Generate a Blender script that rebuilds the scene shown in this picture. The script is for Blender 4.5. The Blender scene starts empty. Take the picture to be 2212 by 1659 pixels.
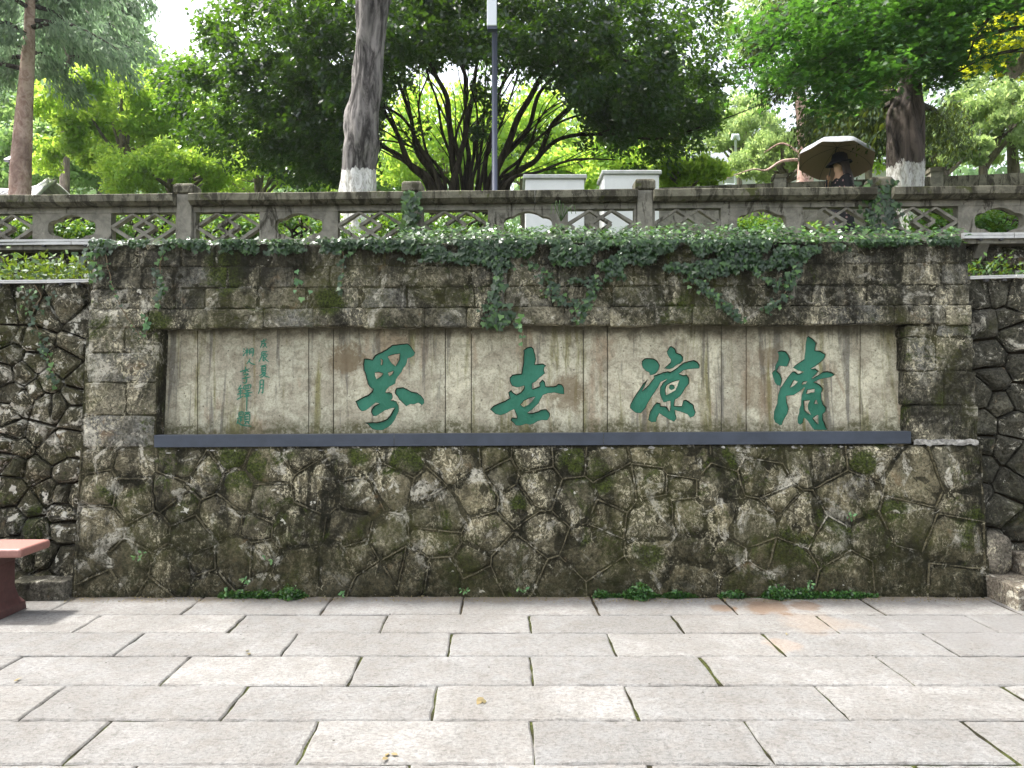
import bpy, bmesh, math, random
import numpy as np
from mathutils import Vector, noise, Matrix
from mathutils.geometry import delaunay_2d_cdt

random.seed(7)
RS = np.random.RandomState(7)
SC = bpy.context.scene
COL = SC.collection
R = math.radians

# ------------------------------------------------------------------ camera, sky, sun, exposure
CAMZ = 1.55
cam_d = bpy.data.cameras.new("camera"); cam = bpy.data.objects.new("camera", cam_d); COL.objects.link(cam)
cam.location = (0, 0, CAMZ); cam.rotation_euler = (R(90), 0, 0)
cam_d.sensor_width = 36; cam_d.lens = 26.04; cam_d.clip_end = 600
SC.camera = cam
SUN = Vector((-0.46, 0.125, 0.87)).normalized()        # direction towards the sun
sun_el = math.asin(SUN.z); sun_az = math.atan2(SUN.x, SUN.y)
world = bpy.data.worlds.new("World"); SC.world = world; world.use_nodes = True
wn = world.node_tree; bg = wn.nodes["Background"]
sky = wn.nodes.new("ShaderNodeTexSky"); sky.sky_type = 'NISHITA'; sky.sun_disc = False
sky.sun_elevation = sun_el; sky.sun_rotation = sun_az; sky.dust_density = 5.0; sky.air_density = 1.0
hs = wn.nodes.new("ShaderNodeHueSaturation"); hs.inputs["Saturation"].default_value = 0.35
wn.links.new(sky.outputs[0], hs.inputs["Color"]); wn.links.new(hs.outputs[0], bg.inputs[0])
bg.inputs[1].default_value = 0.15
sd = bpy.data.lights.new("sun", 'SUN'); sd.energy = 2.9; sd.angle = R(4); sd.color = (1.0, 0.965, 0.92)
so = bpy.data.objects.new("sun", sd); COL.objects.link(so); so.location = (-20, 5, 40)
so.rotation_euler = SUN.to_track_quat('Z', 'Y').to_euler()
SC.view_settings.view_transform = 'Standard'; SC.view_settings.look = 'None'
SC.view_settings.gamma = 1; SC.view_settings.use_curve_mapping = False
SC.view_settings.exposure = 1.82
SC.cycles.max_bounces = 8; SC.cycles.transparent_max_bounces = 8

# ------------------------------------------------------------------ helpers
F = 1600.0; CX = 1106.0; CY = 829.5      # focal length and centre of the picture the measurements were taken in
def at(u, v, Y): return Vector(((u-CX)/F*Y, Y, CAMZ+(CY-v)/F*Y))
D0, B0 = 5.39, 0.09                       # wall foot distance, batter
def wxz(u, v, h=0.0, D=D0, b=B0):
    dz = (CY-v)/F; t = (D-h+CAMZ*b)/(1-b*dz)
    return ((u-CX)/F*t, CAMZ+t*dz)
def WP(X, Z, h=0.0, D=D0, b=B0): return (X, D+b*Z-h, Z)

def props(o, label=None, cat=None, group=None, kind=None):
    if label: o["label"] = label
    if cat: o["category"] = cat
    if group: o["group"] = group
    if kind: o["kind"] = kind
    return o
def wloc(o):
    v = Vector((0, 0, 0))
    while o is not None: v += o.location; o = o.parent
    return v
def thing(name, loc, label, cat, group=None):
    o = bpy.data.objects.new(name, None); COL.objects.link(o); o.location = loc
    o.empty_display_size = .1
    return props(o, label, cat, group)
def link(name, me, parent=None, loc=None):
    o = bpy.data.objects.new(name, me); COL.objects.link(o)
    if parent is not None: o.parent = parent
    if loc is not None: o.location = loc
    return o
def mk(name, verts, faces, mat, parent=None, smooth=False, own_origin=False):
    """verts in world space"""
    off = wloc(parent) if parent is not None else Vector((0, 0, 0))
    vs = [(v[0]-off.x, v[1]-off.y, v[2]-off.z) for v in verts]
    me = bpy.data.meshes.new(name); me.from_pydata(vs, [], faces); me.materials.append(mat)
    if smooth: me.polygons.foreach_set("use_smooth", [True]*len(me.polygons))
    me.update()
    return link(name, me, parent)
def boxvf(x0, x1, y0, y1, z0, z1):
    v = [(x0,y0,z0),(x1,y0,z0),(x1,y1,z0),(x0,y1,z0),(x0,y0,z1),(x1,y0,z1),(x1,y1,z1),(x0,y1,z1)]
    f = [(0,3,2,1),(4,5,6,7),(0,1,5,4),(1,2,6,5),(2,3,7,6),(3,0,4,7)]
    return v, f
def join(parts):
    V, Fa = [], []
    for v, f in parts:
        n = len(V); V += [tuple(p) for p in v]; Fa += [tuple(i+n for i in q) for q in f]
    return V, Fa
def bevel(o, w, seg=1):
    m = o.modifiers.new("bevel", 'BEVEL'); m.width = w; m.segments = seg; m.limit_method = 'ANGLE'
    return o
def tube(pts, rad, n=8, cap=True, ridges=None):
    """pts list of Vector, rad list; returns v,f"""
    V, Fa = [], []
    pts = [Vector(p) for p in pts]
    for i, p in enumerate(pts):
        d = (pts[min(i+1, len(pts)-1)]-pts[max(i-1, 0)])
        if d.length < 1e-9: d = Vector((0, 0, 1))
        d.normalize()
        ref = Vector((0, 1, 0)) if abs(d.y) < .9 else Vector((1, 0, 0))
        a = d.cross(ref).normalized(); b = d.cross(a).normalized()
        for k in range(n):
            t = 2*math.pi*k/n
            r = rad[i]
            if ridges: r *= ridges(t, p, i/(len(pts)-1))
            V.append(p + a*(math.cos(t)*r)+b*(math.sin(t)*r))
    for i in range(len(pts)-1):
        for k in range(n):
            k2 = (k+1) % n
            Fa.append((i*n+k, i*n+k2, (i+1)*n+k2, (i+1)*n+k))
    if cap:
        Fa.append(tuple(range(n))); Fa.append(tuple((len(pts)-1)*n+k for k in reversed(range(n))))
    return V, Fa
def spline(ctrl, n):
    """catmull-rom through ctrl"""
    P = [Vector(c) for c in ctrl]; P = [P[0]*2-P[1]]+P+[P[-1]*2-P[-2]]
    out = []; m = len(P)-3
    for i in range(n+1):
        t = i/n*m; k = min(int(t), m-1); t -= k
        p0, p1, p2, p3 = P[k:k+4]
        out.append(0.5*((2*p1)+(p2-p0)*t+(2*p0-5*p1+4*p2-p3)*t*t+(3*p1-p0-3*p2+p3)*t**3))
    return out

# ------------------------------------------------------------------ node material helpers
class NM:
    def __init__(s, name):
        s.m = bpy.data.materials.new(name); s.m.use_nodes = True; s.t = s.m.node_tree
        s.t.nodes.clear(); s.out = s.t.nodes.new("ShaderNodeOutputMaterial")
        s.geo = None
    def n(s, typ, **kw):
        x = s.t.nodes.new(typ)
        for k, v in kw.items(): setattr(x, k, v)
        return x
    def l(s, a, b): s.t.links.new(a, b)
    def pos(s, scale=(1, 1, 1)):
        if s.geo is None: s.geo = s.n("ShaderNodeNewGeometry")
        if scale == (1, 1, 1): return s.geo.outputs["Position"]
        m = s.n("ShaderNodeVectorMath", operation='MULTIPLY'); s.l(s.geo.outputs["Position"], m.inputs[0]); m.inputs[1].default_value = scale
        return m.outputs[0]
    def noise(s, scale, detail=6, rough=.6, dist=0, vec=None, stretch=(1, 1, 1)):
        x = s.n("ShaderNodeTexNoise"); x.inputs["Scale"].default_value = scale; x.inputs["Detail"].default_value = detail
        x.inputs["Roughness"].default_value = rough; x.inputs["Distortion"].default_value = dist
        s.l(vec if vec is not None else s.pos(stretch), x.inputs["Vector"]); return x.outputs["Fac"]
    def vor(s, scale, feature='F1', stretch=(1, 1, 1)):
        x = s.n("ShaderNodeTexVoronoi", feature=feature); x.inputs["Scale"].default_value = scale
        s.l(s.pos(stretch), x.inputs["Vector"]); return x.outputs["Distance"]
    def ramp(s, fac, a, b, lo=0.0, hi=1.0):
        x = s.n("ShaderNodeMapRange"); x.interpolation_type = 'SMOOTHSTEP'
        x.inputs[1].default_value = a; x.inputs[2].default_value = b; x.inputs[3].default_value = lo; x.inputs[4].default_value = hi
        s.l(fac, x.inputs[0]); return x.outputs[0]
    def mix(s, fac, a, b):
        x = s.n("ShaderNodeMix", data_type='RGBA')
        for sock, val in ((x.inputs[0], fac), (x.inputs[6], a), (x.inputs[7], b)):
            if isinstance(val, (int, float)): sock.default_value = val
            elif isinstance(val, tuple): sock.default_value = (*val, 1) if len(val) == 3 else val
            else: s.l(val, sock)
        return x.outputs[2]
    def math(s, op, a, b=None):
        x = s.n("ShaderNodeMath", operation=op)
        for i, val in enumerate((a, b)):
            if val is None: continue
            if isinstance(val, (int, float)): x.inputs[i].default_value = val
            else: s.l(val, x.inputs[i])
        return x.outputs[0]
    def rnd(s):
        return s.n("ShaderNodeObjectInfo").outputs["Random"]
    def spot(s, c, r, nz):
        x = s.n("ShaderNodeVectorMath", operation='DISTANCE'); s.l(s.pos(), x.inputs[0]); x.inputs[1].default_value = c
        d = s.math('ADD', s.math('DIVIDE', x.outputs["Value"], r), s.math('MULTIPLY', s.math('SUBTRACT', nz, .5), 2.6))
        return s.ramp(d, 1.1, .6)
    def bsdf(s, col, rough=.8, bump=None, bstr=.5, bdist=.02, spec=.3, metal=0.0):
        p = s.n("ShaderNodeBsdfPrincipled")
        if isinstance(col, tuple): p.inputs["Base Color"].default_value = (*col, 1)
        else: s.l(col, p.inputs["Base Color"])
        if isinstance(rough, (int, float)): p.inputs["Roughness"].default_value = rough
        else: s.l(rough, p.inputs["Roughness"])
        p.inputs["Specular IOR Level"].default_value = spec; p.inputs["Metallic"].default_value = metal
        if bump is not None:
            b = s.n("ShaderNodeBump"); b.inputs["Strength"].default_value = bstr; b.inputs["Distance"].default_value = bdist
            s.l(bump, b.inputs["Height"]); s.l(b.outputs[0], p.inputs["Normal"])
        s.p = p
        return p.outputs[0]
    def done(s, sh): s.l(sh, s.out.inputs[0]); return s.m

def stone_mat(name, ca, cb, weather=False, grime=.5, moss=.5, lichen=.3, flakes=.5, spots=(), bright=1.0, bstr=.9, low_moss=True, dark=(.009, .009, .004)):
    m = NM(name)
    r = m.rnd()
    base = m.mix(m.ramp(r, .0, .55), cb, ca); base = m.mix(m.ramp(r, .62, .95, 0, .8), base, tuple(min(1, c*1.6) for c in ca)); base = m.mix(m.ramp(m.math('FRACT', m.math('MULTIPLY', r, 7.3)), .6, .9, 0, .6), base, tuple(c*.45 for c in cb))
    base = m.mix(m.ramp(m.noise(3.1, 8, .62, .8), .36, .64), base, tuple(c*.55 for c in ca))
    fine = m.noise(44, 10, .78, .5)
    base = m.mix(m.ramp(fine, .38, .60), m.mix(.78, base, (.01, .01, .004)), base)
    base = m.mix(m.ramp(m.noise(5.5, 4, .6, .2), .62, .72, 0, .45), base, (.33, .22, .12))
    patchm = m.ramp(m.noise(2.4, 6, .6, .8), .42, .60)
    fl = m.noise(21, 10, .72, 1.6, stretch=(1.15, 1, .8)); fl2 = m.noise(75, 5, .75, .3)
    flm = m.math('MULTIPLY', m.math('MULTIPLY', m.ramp(fl, .60-.14*flakes, .66-.12*flakes), m.ramp(fl2, .42, .52)), m.math('ADD', m.math('MULTIPLY', patchm, .85), .15))
    base = m.mix(m.math('MULTIPLY', flm, .95), base, (.85, .78, .55))
    bp_ = m.noise(4.4, 10, .74, 1.0)
    base = m.mix(m.math('MULTIPLY', m.ramp(bp_, .545, .60), m.ramp(fine, .42, .5, .15, .9)), base, (.66, .63, .52))
    gr = m.noise(1.7, 10, .68, 1.0, stretch=(1.5, 1, .7))
    grm = m.ramp(gr, .62-.24*grime, .72-.17*grime)
    gfine = m.noise(27, 9, .72, .6)
    grm = m.math('MULTIPLY', grm, m.ramp(gfine, .66, .46, .45, 1))
    base = m.mix(m.math('MULTIPLY', grm, .92), base, dark)
    ol = m.noise(1.3, 8, .66, .8)
    base = m.mix(m.math('MULTIPLY', m.ramp(ol, .60-.16*moss, .76-.16*moss), m.ramp(gfine, .36, .56, .75, .25)), base, (.075, .078, .018))
    mo = m.noise(2.9, 10, .74, .7)
    mom = m.ramp(mo, .70-.17*moss, .78-.15*moss)
    spn = m.noise(9, 10, .78, .5)
    for c, rr in spots:
        mom = m.math('MAXIMUM', mom, m.spot(c, rr, spn))
    mcol = m.mix(m.ramp(m.noise(60, 6, .75), .38, .62), (.008, .015, .002), (.075, .10, .012))
    base = m.mix(m.math('MULTIPLY', mom, m.ramp(gfine, .38, .48, .45, .95)), base, mcol)
    if weather:      # black run-off below the ledge, damp brown-green at the foot: ragged stains that stay put
        sx = m.n("ShaderNodeSeparateXYZ"); m.l(m.pos(), sx.inputs[0]); z = sx.outputs[2]
        st = m.noise(3.3, 9, .7, .5, stretch=(2.2, 1, .35))
        top = m.ramp(m.math('ADD', z, m.math('MULTIPLY', m.math('SUBTRACT', st, .5), 1.5)), 2.30, 2.62)
        base = m.mix(m.math('MULTIPLY', top, .85), base, (.014, .014, .007))
        ft = m.math('ADD', z, m.math('MULTIPLY', m.math('SUBTRACT', m.noise(2.6, 9, .7, .6), .5), 1.4))
        base = m.mix(m.ramp(ft, .52, .12, 0, .72), base, m.mix(m.ramp(gfine, .42, .56), (.012, .014, .004), (.05, .042, .018)))
    li = m.noise(8.5, 8, .62, .3)
    lim = m.ramp(li, .735-.13*lichen, .75-.12*lichen)
    base = m.mix(m.math('MULTIPLY', lim, .92), base, (.72, .70, .60))
    h = m.math('ADD', m.math('MULTIPLY', m.noise(11, 10, .7, .6), 1.0), m.math('MULTIPLY', m.noise(70, 5, .7), .35))
    sh = m.bsdf(base, .88, h, 1.0, .06, .2)
    return m.done(sh)

def leaf_mat(name, c1, c2, c3, trans=.45, rough=.45, spec=.5, tcol=None):
    m = NM(name)
    a = m.n("ShaderNodeAttribute"); a.attribute_name = "rnd"
    f = a.outputs["Fac"]
    col = m.mix(m.ramp(f, .0, .6), c1, c2); col = m.mix(m.ramp(f, .6, 1.0), col, c3)
    pr = m.bsdf(col, rough, spec=spec)
    tr = m.n("ShaderNodeBsdfTranslucent")
    if tcol is None: tc = m.mix(.35, m.mix(.5, col, col), (.35, .42, .02))
    else: tc = m.mix(.7, col, tcol)
    m.l(tc, tr.inputs[0])
    mx = m.n("ShaderNodeMixShader"); mx.inputs[0].default_value = trans
    m.l(pr, mx.inputs[1]); m.l(tr.outputs[0], mx.inputs[2])
    return m.done(mx.outputs[0])

def simple(name, col, rough=.7, spec=.3, nz=0, scale=20, metal=0, bstr=.3, dark=None):
    m = NM(name)
    c = col; h = None
    if nz:
        h = m.noise(scale, 8, .65, .3)
        c = m.mix(m.ramp(h, .3, .7), tuple(x*(1-nz) for x in col) if dark is None else dark, col)
    return m.done(m.bsdf(c, rough, h, bstr, .01, spec, metal))

# ------------------------------------------------------------------ leaves
RHOMB = np.array([(0, 0, 0), (.28, .45, .03), (0, 1, 0), (-.28, .45, .03)])
SPRIG = np.array([(0, 0, 0), (.16, .35, .04), (.05, 1, 0), (-.12, .5, .02)])
TUFT = np.array([(-.06, 0, 0), (.06, 0, 0), (.22, .62, .03), (.1, .66, .0), (0, 1, .04), (-.09, .62, 0), (-.24, .7, .02)])
IVY = np.array([(0, 0, .0), (.42, -.05, .03), (.52, .38, .06), (.2, .52, .02), (0, 1, 0), (-.2, .52, .02), (-.52, .38, .06), (-.42, -.05, .03)])
OVAL = np.array([(0, 0, 0), (.22, .25, .03), (.25, .6, .04), (0, 1, 0), (-.25, .6, .04), (-.22, .25, .03)])
PALM5 = np.array([(0, 0, 0), (.45, .2, .03), (.18, .33, .0), (.36, .78, .05), (.08, .5, 0), (0, 1, .02), (-.08, .5, 0), (-.36, .78, .05), (-.18, .33, 0), (-.45, .2, .03)])
def unit(a):
    return a/np.maximum(np.linalg.norm(a, axis=1, keepdims=True), 1e-9)
def leaves(name, C, size, nrm, tip, tmpl, mat, parent=None, rnd=None, kind=None):
    C = np.asarray(C, dtype=np.float64); N = len(C); k = len(tmpl)
    size = np.broadcast_to(np.asarray(size, dtype=np.float64), (N,))
    tip = unit(tip); nrm = unit(nrm - tip*np.sum(nrm*tip, axis=1, keepdims=True))
    side = np.cross(nrm, tip)
    V = (C[:, None, :] + size[:, None, None]*(tmpl[None, :, 0:1]*side[:, None, :] + tmpl[None, :, 1:2]*tip[:, None, :] + tmpl[None, :, 2:3]*nrm[:, None, :]))
    off = wloc(parent) if parent is not None else Vector((0, 0, 0))
    V = V.reshape(-1, 3) - np.array(off)
    me = bpy.data.meshes.new(name)
    me.vertices.add(N*k); me.vertices.foreach_set("co", V.ravel().astype(np.float32))
    me.loops.add(N*k); me.loops.foreach_set("vertex_index", np.arange(N*k, dtype=np.int32))
    me.polygons.add(N); me.polygons.foreach_set("loop_start", np.arange(0, N*k, k, dtype=np.int32))
    me.update(calc_edges=True)
    at_ = me.attributes.new("rnd", 'FLOAT', 'FACE')
    if rnd is None: rnd = RS.rand(N)
    at_.data.foreach_set("value", np.clip(rnd, 0, 1).astype(np.float32))
    me.materials.append(mat)
    o = link(name, me, parent)
    if kind: o["kind"] = kind
    return o
def sph(n):
    return unit(RS.normal(size=(n, 3)))
def crown_pts(center, radii, nclump, nleaf, crad, low=-.4, inner=.45, mask=None):
    """leaf positions in clumps spread through an ellipsoid; returns pos, outward normal, clump random"""
    cs = []
    while len(cs) < nclump:
        d = sph(1)[0]
        if d[2] < low: continue
        rr = inner+(1-inner)*RS.rand()**.5
        p = np.array(center)+d*np.array(radii)*rr
        if mask is not None and not mask(p): continue
        cs.append(p)
    cs = np.array(cs); idx = RS.randint(0, nclump, nleaf)
    cr = crad*(.6+.8*RS.rand(nclump)); tone = RS.rand(nclump)
    d = sph(nleaf); rad = cr[idx]*(RS.rand(nleaf)**.4)
    sc = np.array([1.15, 1.15, .75])
    P = cs[idx]+d*rad[:, None]*sc
    N_ = d+np.array([0, 0, .5])+RS.normal(size=(nleaf, 3))*.5
    return P, N_, np.clip(tone[idx]*.6+RS.rand(nleaf)*.5-.05, 0, 1)
def trunk_obj(name, ctrl, rads, mat, parent, n=14, seg=14, ridge=.12, seed=0):
    pts = spline(ctrl, seg)
    rr = [np.interp(i/seg, np.linspace(0, 1, len(rads)), rads) for i in range(seg+1)]
    def rf(t, p, s): return 1+ridge*math.sin(3*t+seed+p.z*.8)+ridge*1.2*noise.noise(Vector((math.cos(t)*1.5+seed, math.sin(t)*1.5, p.z*1.2)))
    v, f = tube(pts, rr, n, True, rf)
    return mk(name, v, f, mat, parent, smooth=True)

# ------------------------------------------------------------------ materials
def P3(u, v): 
    X, Z = wxz(u, v); return WP(X, Z)
M = {}
moss_spots = [(P3(490, 590), .17), (P3(465, 560), .12), (P3(715, 650), .13), (P3(1235, 995), .12), (P3(900, 985), .12),
              (P3(520, 1010), .22), (P3(775, 985), .09), (P3(1120, 1090), .08), (P3(1860, 1000), .12), (P3(340, 700), .12),
              (P3(1400, 1200), .13), (P3(1700, 1180), .16), (P3(1930, 1100), .12), (P3(1000, 1235), .16)]
M['rubble'] = stone_mat("rubble_stone", (.29, .255, .155), (.22, .205, .145), grime=.80, moss=.95, lichen=.42, flakes=.85, spots=moss_spots, weather=True)
M['block'] = stone_mat("frame_block_stone", (.36, .33, .23), (.30, .30, .27), grime=.80, moss=.85, lichen=.2, flakes=.75, spots=moss_spots, weather=True)
M['side_left'] = stone_mat("dry_wall_stone_left", (.17, .155, .10), (.12, .11, .075), grime=.8, moss=.8, lichen=1.2, flakes=.6)
M['side_right'] = stone_mat("dry_wall_stone_right", (.12, .115, .085), (.17, .16, .13), grime=.35, moss=.45, lichen=.12, flakes=.25)
M['mortar'] = stone_mat("mortar", (.10, .09, .05), (.09, .08, .05), grime=.85, moss=.8, lichen=.05, flakes=.4)
M['ribbon'] = stone_mat("mortar_ridge", (.34, .30, .18), (.28, .25, .15), grime=.5, moss=.4, lichen=.0, flakes=.3)
M['soil'] = simple("soil", (.045, .036, .022), .95, .1, .6, 14)
M['joint'] = NM("joint_moss")
def _joint():
    m = M['joint']; n = m.noise(3.2, 6, .7); f = m.noise(60, 6, .7)
    c = m.mix(m.ramp(n, .44, .56), (.022, .019, .012), (.06, .07, .018)); c = m.mix(m.ramp(f, .3, .7), (.012, .012, .006), c)
    return m.done(m.bsdf(c, .95, f, .8, .01, .1))
M['joint'] = _joint()
def _panel():
    m = NM("panel_granite"); r = m.rnd()
    c = m.mix(r, (.66, .63, .47), (.50, .485, .37))
    c = m.mix(m.ramp(m.noise(4.5, 8, .62, .5), .38, .62), m.mix(.5, c, (.22, .18, .13)), c)
    c = m.mix(m.ramp(m.noise(2.3, 5, .6, .6, stretch=(1.5, 1, .5)), .55, .66, 0, .6), c, (.30, .20, .12))     # rusty patches
    c = m.mix(m.ramp(m.noise(3.0, 7, .65, .4, stretch=(2.6, 1, .22)), .53, .64, 0, .85), c, (.20, .19, .07))   # green run-off streaks
    c = m.mix(m.ramp(m.noise(4.3, 7, .65, .4, stretch=(3, 1, .16)), .55, .65, 0, .75), c, (.13, .125, .11))
    sp = m.noise(70, 7, .78); c = m.mix(m.ramp(sp, .34, .56), m.mix(.42, c, (.04, .035, .02)), c); c = m.mix(m.ramp(m.noise(16, 10, .74, .8), .36, .56), m.mix(.5, c, (.10, .085, .05)), c)
    bs = m.noise(11, 9, .75, .6)
    for (u_, v_, rr_, k_) in ((748, 775, .14, .8), (1228, 850, .15, .7), (1660, 770, .10, .5), (1640, 850, .16, .5)):
        X_, Z_ = wxz(u_, v_, -.14); c = m.mix(m.math('MULTIPLY', m.spot(WP(X_, Z_, -.14), rr_, bs), k_), c, (.15, .11, .06))
    pit = m.vor(24); pn = m.noise(9, 5, .6); pm = m.math('MULTIPLY', m.ramp(pit, .17, .10), m.ramp(pn, .52, .6))
    c = m.mix(m.math('MULTIPLY', pm, .75), c, (.07, .055, .04))
    c = m.mix(m.ramp(m.noise(30, 8, .7, .6), .60, .68, 0, .6), c, (.56, .54, .42))
    # algae creeping up from the ledge (ragged outline); lintel shadow and stain painted along the top
    sx = m.n("ShaderNodeSeparateXYZ"); m.l(m.pos(), sx.inputs[0])
    nz = m.noise(7, 9, .7, .4)
    lo = m.math('ADD', sx.outputs[2], m.math('MULTIPLY', m.math('SUBTRACT', nz, .5), -.42))
    c = m.mix(m.math('MULTIPLY', m.ramp(lo, 1.31, 1.19), m.ramp(m.noise(34, 7, .7), .42, .55, .35, .9)), c, (.085, .08, .035))
    hi = m.math('ADD', sx.outputs[2], m.math('MULTIPLY', m.math('SUBTRACT', nz, .5), .22))
    c = m.mix(m.ramp(hi, 1.88, 1.98, 0, .85), c, (.05, .045, .028))
    h = m.math('ADD', m.noise(40, 8, .7, .3), m.math('MULTIPLY', pm, -.8))
    return m.done(m.bsdf(c, .85, h, .75, .012, .25))
M['panel'] = _panel()
def _green():
    m = NM("green_paint"); n = m.noise(28, 6, .6, .8, stretch=(1, 1, .6)); n2 = m.noise(5, 5, .6)
    c = m.mix(m.ramp(n2, .35, .65), (.010, .125, .070), (.022, .17, .105)); c = m.mix(m.ramp(m.noise(70, 5, .7), .62, .7, 0, .35), c, (.07, .26, .18))
    return m.done(m.bsdf(c, .5, n, .8, .012, .4))
M['green'] = _green()
M['gr'] = simple('shade_in_carving', (.012, .022, .014), .9)  # dark colour painted in as shadow along the carved edges
def _pave():
    m = NM("granite_paving"); r = m.rnd()
    c = m.mix(m.ramp(r, .1, .9), (.283, .278, .264), (.220, .220, .214)); c = m.mix(m.ramp(m.math('FRACT', m.math('MULTIPLY', r, 5.1)), .7, .9, 0, .35), c, (.20, .195, .185))
    c = m.mix(m.ramp(m.noise(1.6, 6, .6, .4), .4, .65), m.mix(.5, c, (.14, .135, .125)), c)
    c = m.mix(m.ramp(m.noise(9, 8, .68, .5), .36, .62), m.mix(.35, c, (.15, .13, .11)), c)
    f = m.noise(48, 10, .82, .6, stretch=(.8, 1.3, 1)); c = m.mix(m.ramp(f, .38, .56), m.mix(.55, c, (.06, .056, .05)), c)
    c = m.mix(m.ramp(m.noise(150, 4, .8), .60, .68, 0, .5), c, (.52, .505, .48))
    c = m.mix(m.ramp(m.noise(5.5, 10, .75, .8), .56, .70, 0, .55), c, (.13, .12, .105))
    c = m.mix(m.ramp(m.vor(7.0), .055, .03), c, (.06, .055, .045))
    sn = m.noise(3.5, 7, .65, .3)
    for px, py, rr, col, k in ((1780, 1347, .24, (.25, .185, .13), .34), (1650, 1308, .20, (.15, .09, .05), .7), (1560, 1312, .10, (.15, .09, .05), .6), (1740, 1310, .12, (.15, .09, .05), .6), (1690, 1392, .12, (.28, .20, .14), .35), (2120, 1360, .5, (.17, .165, .16), .5)):
        Y = CAMZ*F/(py-CY); q = at(px, py, Y)
        c = m.mix(m.math('MULTIPLY', m.spot(tuple(q), rr, sn), k), c, col)
    sy = m.n("ShaderNodeSeparateXYZ"); m.l(m.pos(), sy.inputs[0])
    e = m.math('ADD', sy.outputs[1], m.math('MULTIPLY', m.math('SUBTRACT', m.noise(4, 8, .7), .5), .5))
    c = m.mix(m.ramp(e, 5.22, 5.42, 0, .8), c, (.14, .115, .08))      # ragged brown band, darker towards the wall foot
    h = m.math('ADD', m.noise(16, 10, .75, .8), m.math('MULTIPLY', m.noise(60, 6, .75), .5))
    return m.done(m.bsdf(c, .82, h, .9, .02, .25))
M['pave'] = _pave()
def _conc(name, a, grime, moss=.4):
    m = NM(name)
    c = m.mix(m.ramp(m.noise(9, 8, .65, .5), .35, .65), tuple(x*.6 for x in a), a)
    c = m.mix(m.ramp(m.noise(5, 9, .7, .8, stretch=(1.6, 1, .5)), .60-.2*grime, .68-.14*grime, 0, .88), c, (.03, .027, .018))
    c = m.mix(m.ramp(m.noise(4.2, 8, .7, .5), .70-.16*moss, .76-.14*moss, 0, .85), c, (.06, .07, .015))
    c = m.mix(m.ramp(m.noise(40, 8, .7), .62, .68, 0, .5), c, (.45, .43, .36))
    g = m.n("ShaderNodeSeparateXYZ"); m.l(m.geo.outputs["Normal"], g.inputs[0])
    h = m.noise(45, 8, .7, .3)
    return m.done(m.bsdf(c, .88, h, .7, .012, .2))
M['conc'] = _conc("weathered_concrete", (.29, .275, .225), .35)
M['concdark'] = _conc("mossy_coping_concrete", (.19, .18, .13), .72, .8)
M['steel'] = simple("blue_grey_painted_steel", (.050, .062, .084), .5, .35, .3, 5, bstr=.05)
M['alu'] = simple("aluminium_profile", (.62, .62, .6), .45, .5, .25, 12, bstr=.1)
M['alud'] = simple("dark_fixing", (.05, .05, .05), .6)
M['cement'] = simple("pale_cement", (.48, .465, .42), .9, .2, .75, 30, bstr=1.0)
M['bark'] = None
def _bark(name, a, b, wash_z=None, zs=.22, amp=1.0):
    m = NM(name)
    n = m.noise(9, 9, .68, .9, stretch=(1, 1, zs)); n2 = m.noise(2.5, 6, .6, .5, stretch=(1, 1, .5))
    c = m.mix(m.ramp(n, .36, .62), a, b); c = m.mix(m.ramp(n2, .5, .68, 0, .6), c, tuple(x*.45 for x in a))
    if wash_z is not None:
        s = m.n("ShaderNodeSeparateXYZ"); m.l(m.pos(), s.inputs[0])
        e = m.math('ADD', s.outputs[2], m.math('MULTIPLY', m.math('SUBTRACT', m.noise(5, 7, .7, .2, stretch=(1.6, 1.6, .8)), .5), .28))
        w = m.mix(m.ramp(m.noise(26, 8, .75, .8, stretch=(1, 1, .35)), .38, .56), (.34, .31, .27), (.72, .71, .68))
        c = m.mix(m.ramp(e, wash_z+.01, wash_z-.01), c, w)
    return m.done(m.bsdf(c, .9, n, 1.0*amp, .05, .15))
M['bark_c'] = _bark("grey_juniper_bark_limewashed", (.035, .032, .03), (.27, .25, .235), 4.13)
M['bark_r'] = _bark("brown_juniper_bark_limewashed", (.02, .017, .015), (.13, .105, .09), 4.11)
M['bark_d'] = _bark("dark_stem_bark", (.025, .02, .016), (.085, .07, .055))
M['bark_p'] = _bark("reddish_fir_bark", (.36, .22, .18), (.60, .43, .37), None, .8)
M['bark_g'] = _bark("pale_far_bark", (.12, .10, .08), (.26, .22, .18))
M['vine'] = simple("ivy_stem", (.16, .12, .07), .9)
M['white'] = simple("white_painted_box", (.78, .79, .77), .5, .4, .10, 5, bstr=.05)
M['whitelid'] = simple("pale_grey_lid", (.52, .53, .50), .5, .4, .3, 9, bstr=.1)
M['lamp_white'] = simple("white_lamp_casing", (.72, .76, .80), .35, .5)
M['pole'] = simple("slate_blue_pole", (.045, .055, .09), .4, .5)
M['bench'] = simple("red_stone_bench", (.30, .145, .12), .45, .5, .18, 40, bstr=.15)
M['benchleg'] = simple("dark_red_bench_leg", (.10, .045, .04), .6, .4, .3, 25)
M['redwall'] = simple("dark_red_wall", (.22, .03, .03), .7)
M['rooft'] = simple("pale_roof_tile", (.62, .60, .62), .6, .4, .15, 8)
M['roofd'] = simple("grey_roof_tile", (.20, .22, .24), .6, .4, .3, 8)
M['ivy'] = leaf_mat("ivy_leaf", (.010, .030, .010), (.022, .058, .016), (.08, .18, .03), .20, .33, .55, (.15, .3, .03))
M['ivyb'] = leaf_mat("pale_ivy_leaf", (.05, .14, .05), (.10, .24, .08), (.16, .30, .10), .25, .4, .6)
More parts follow.
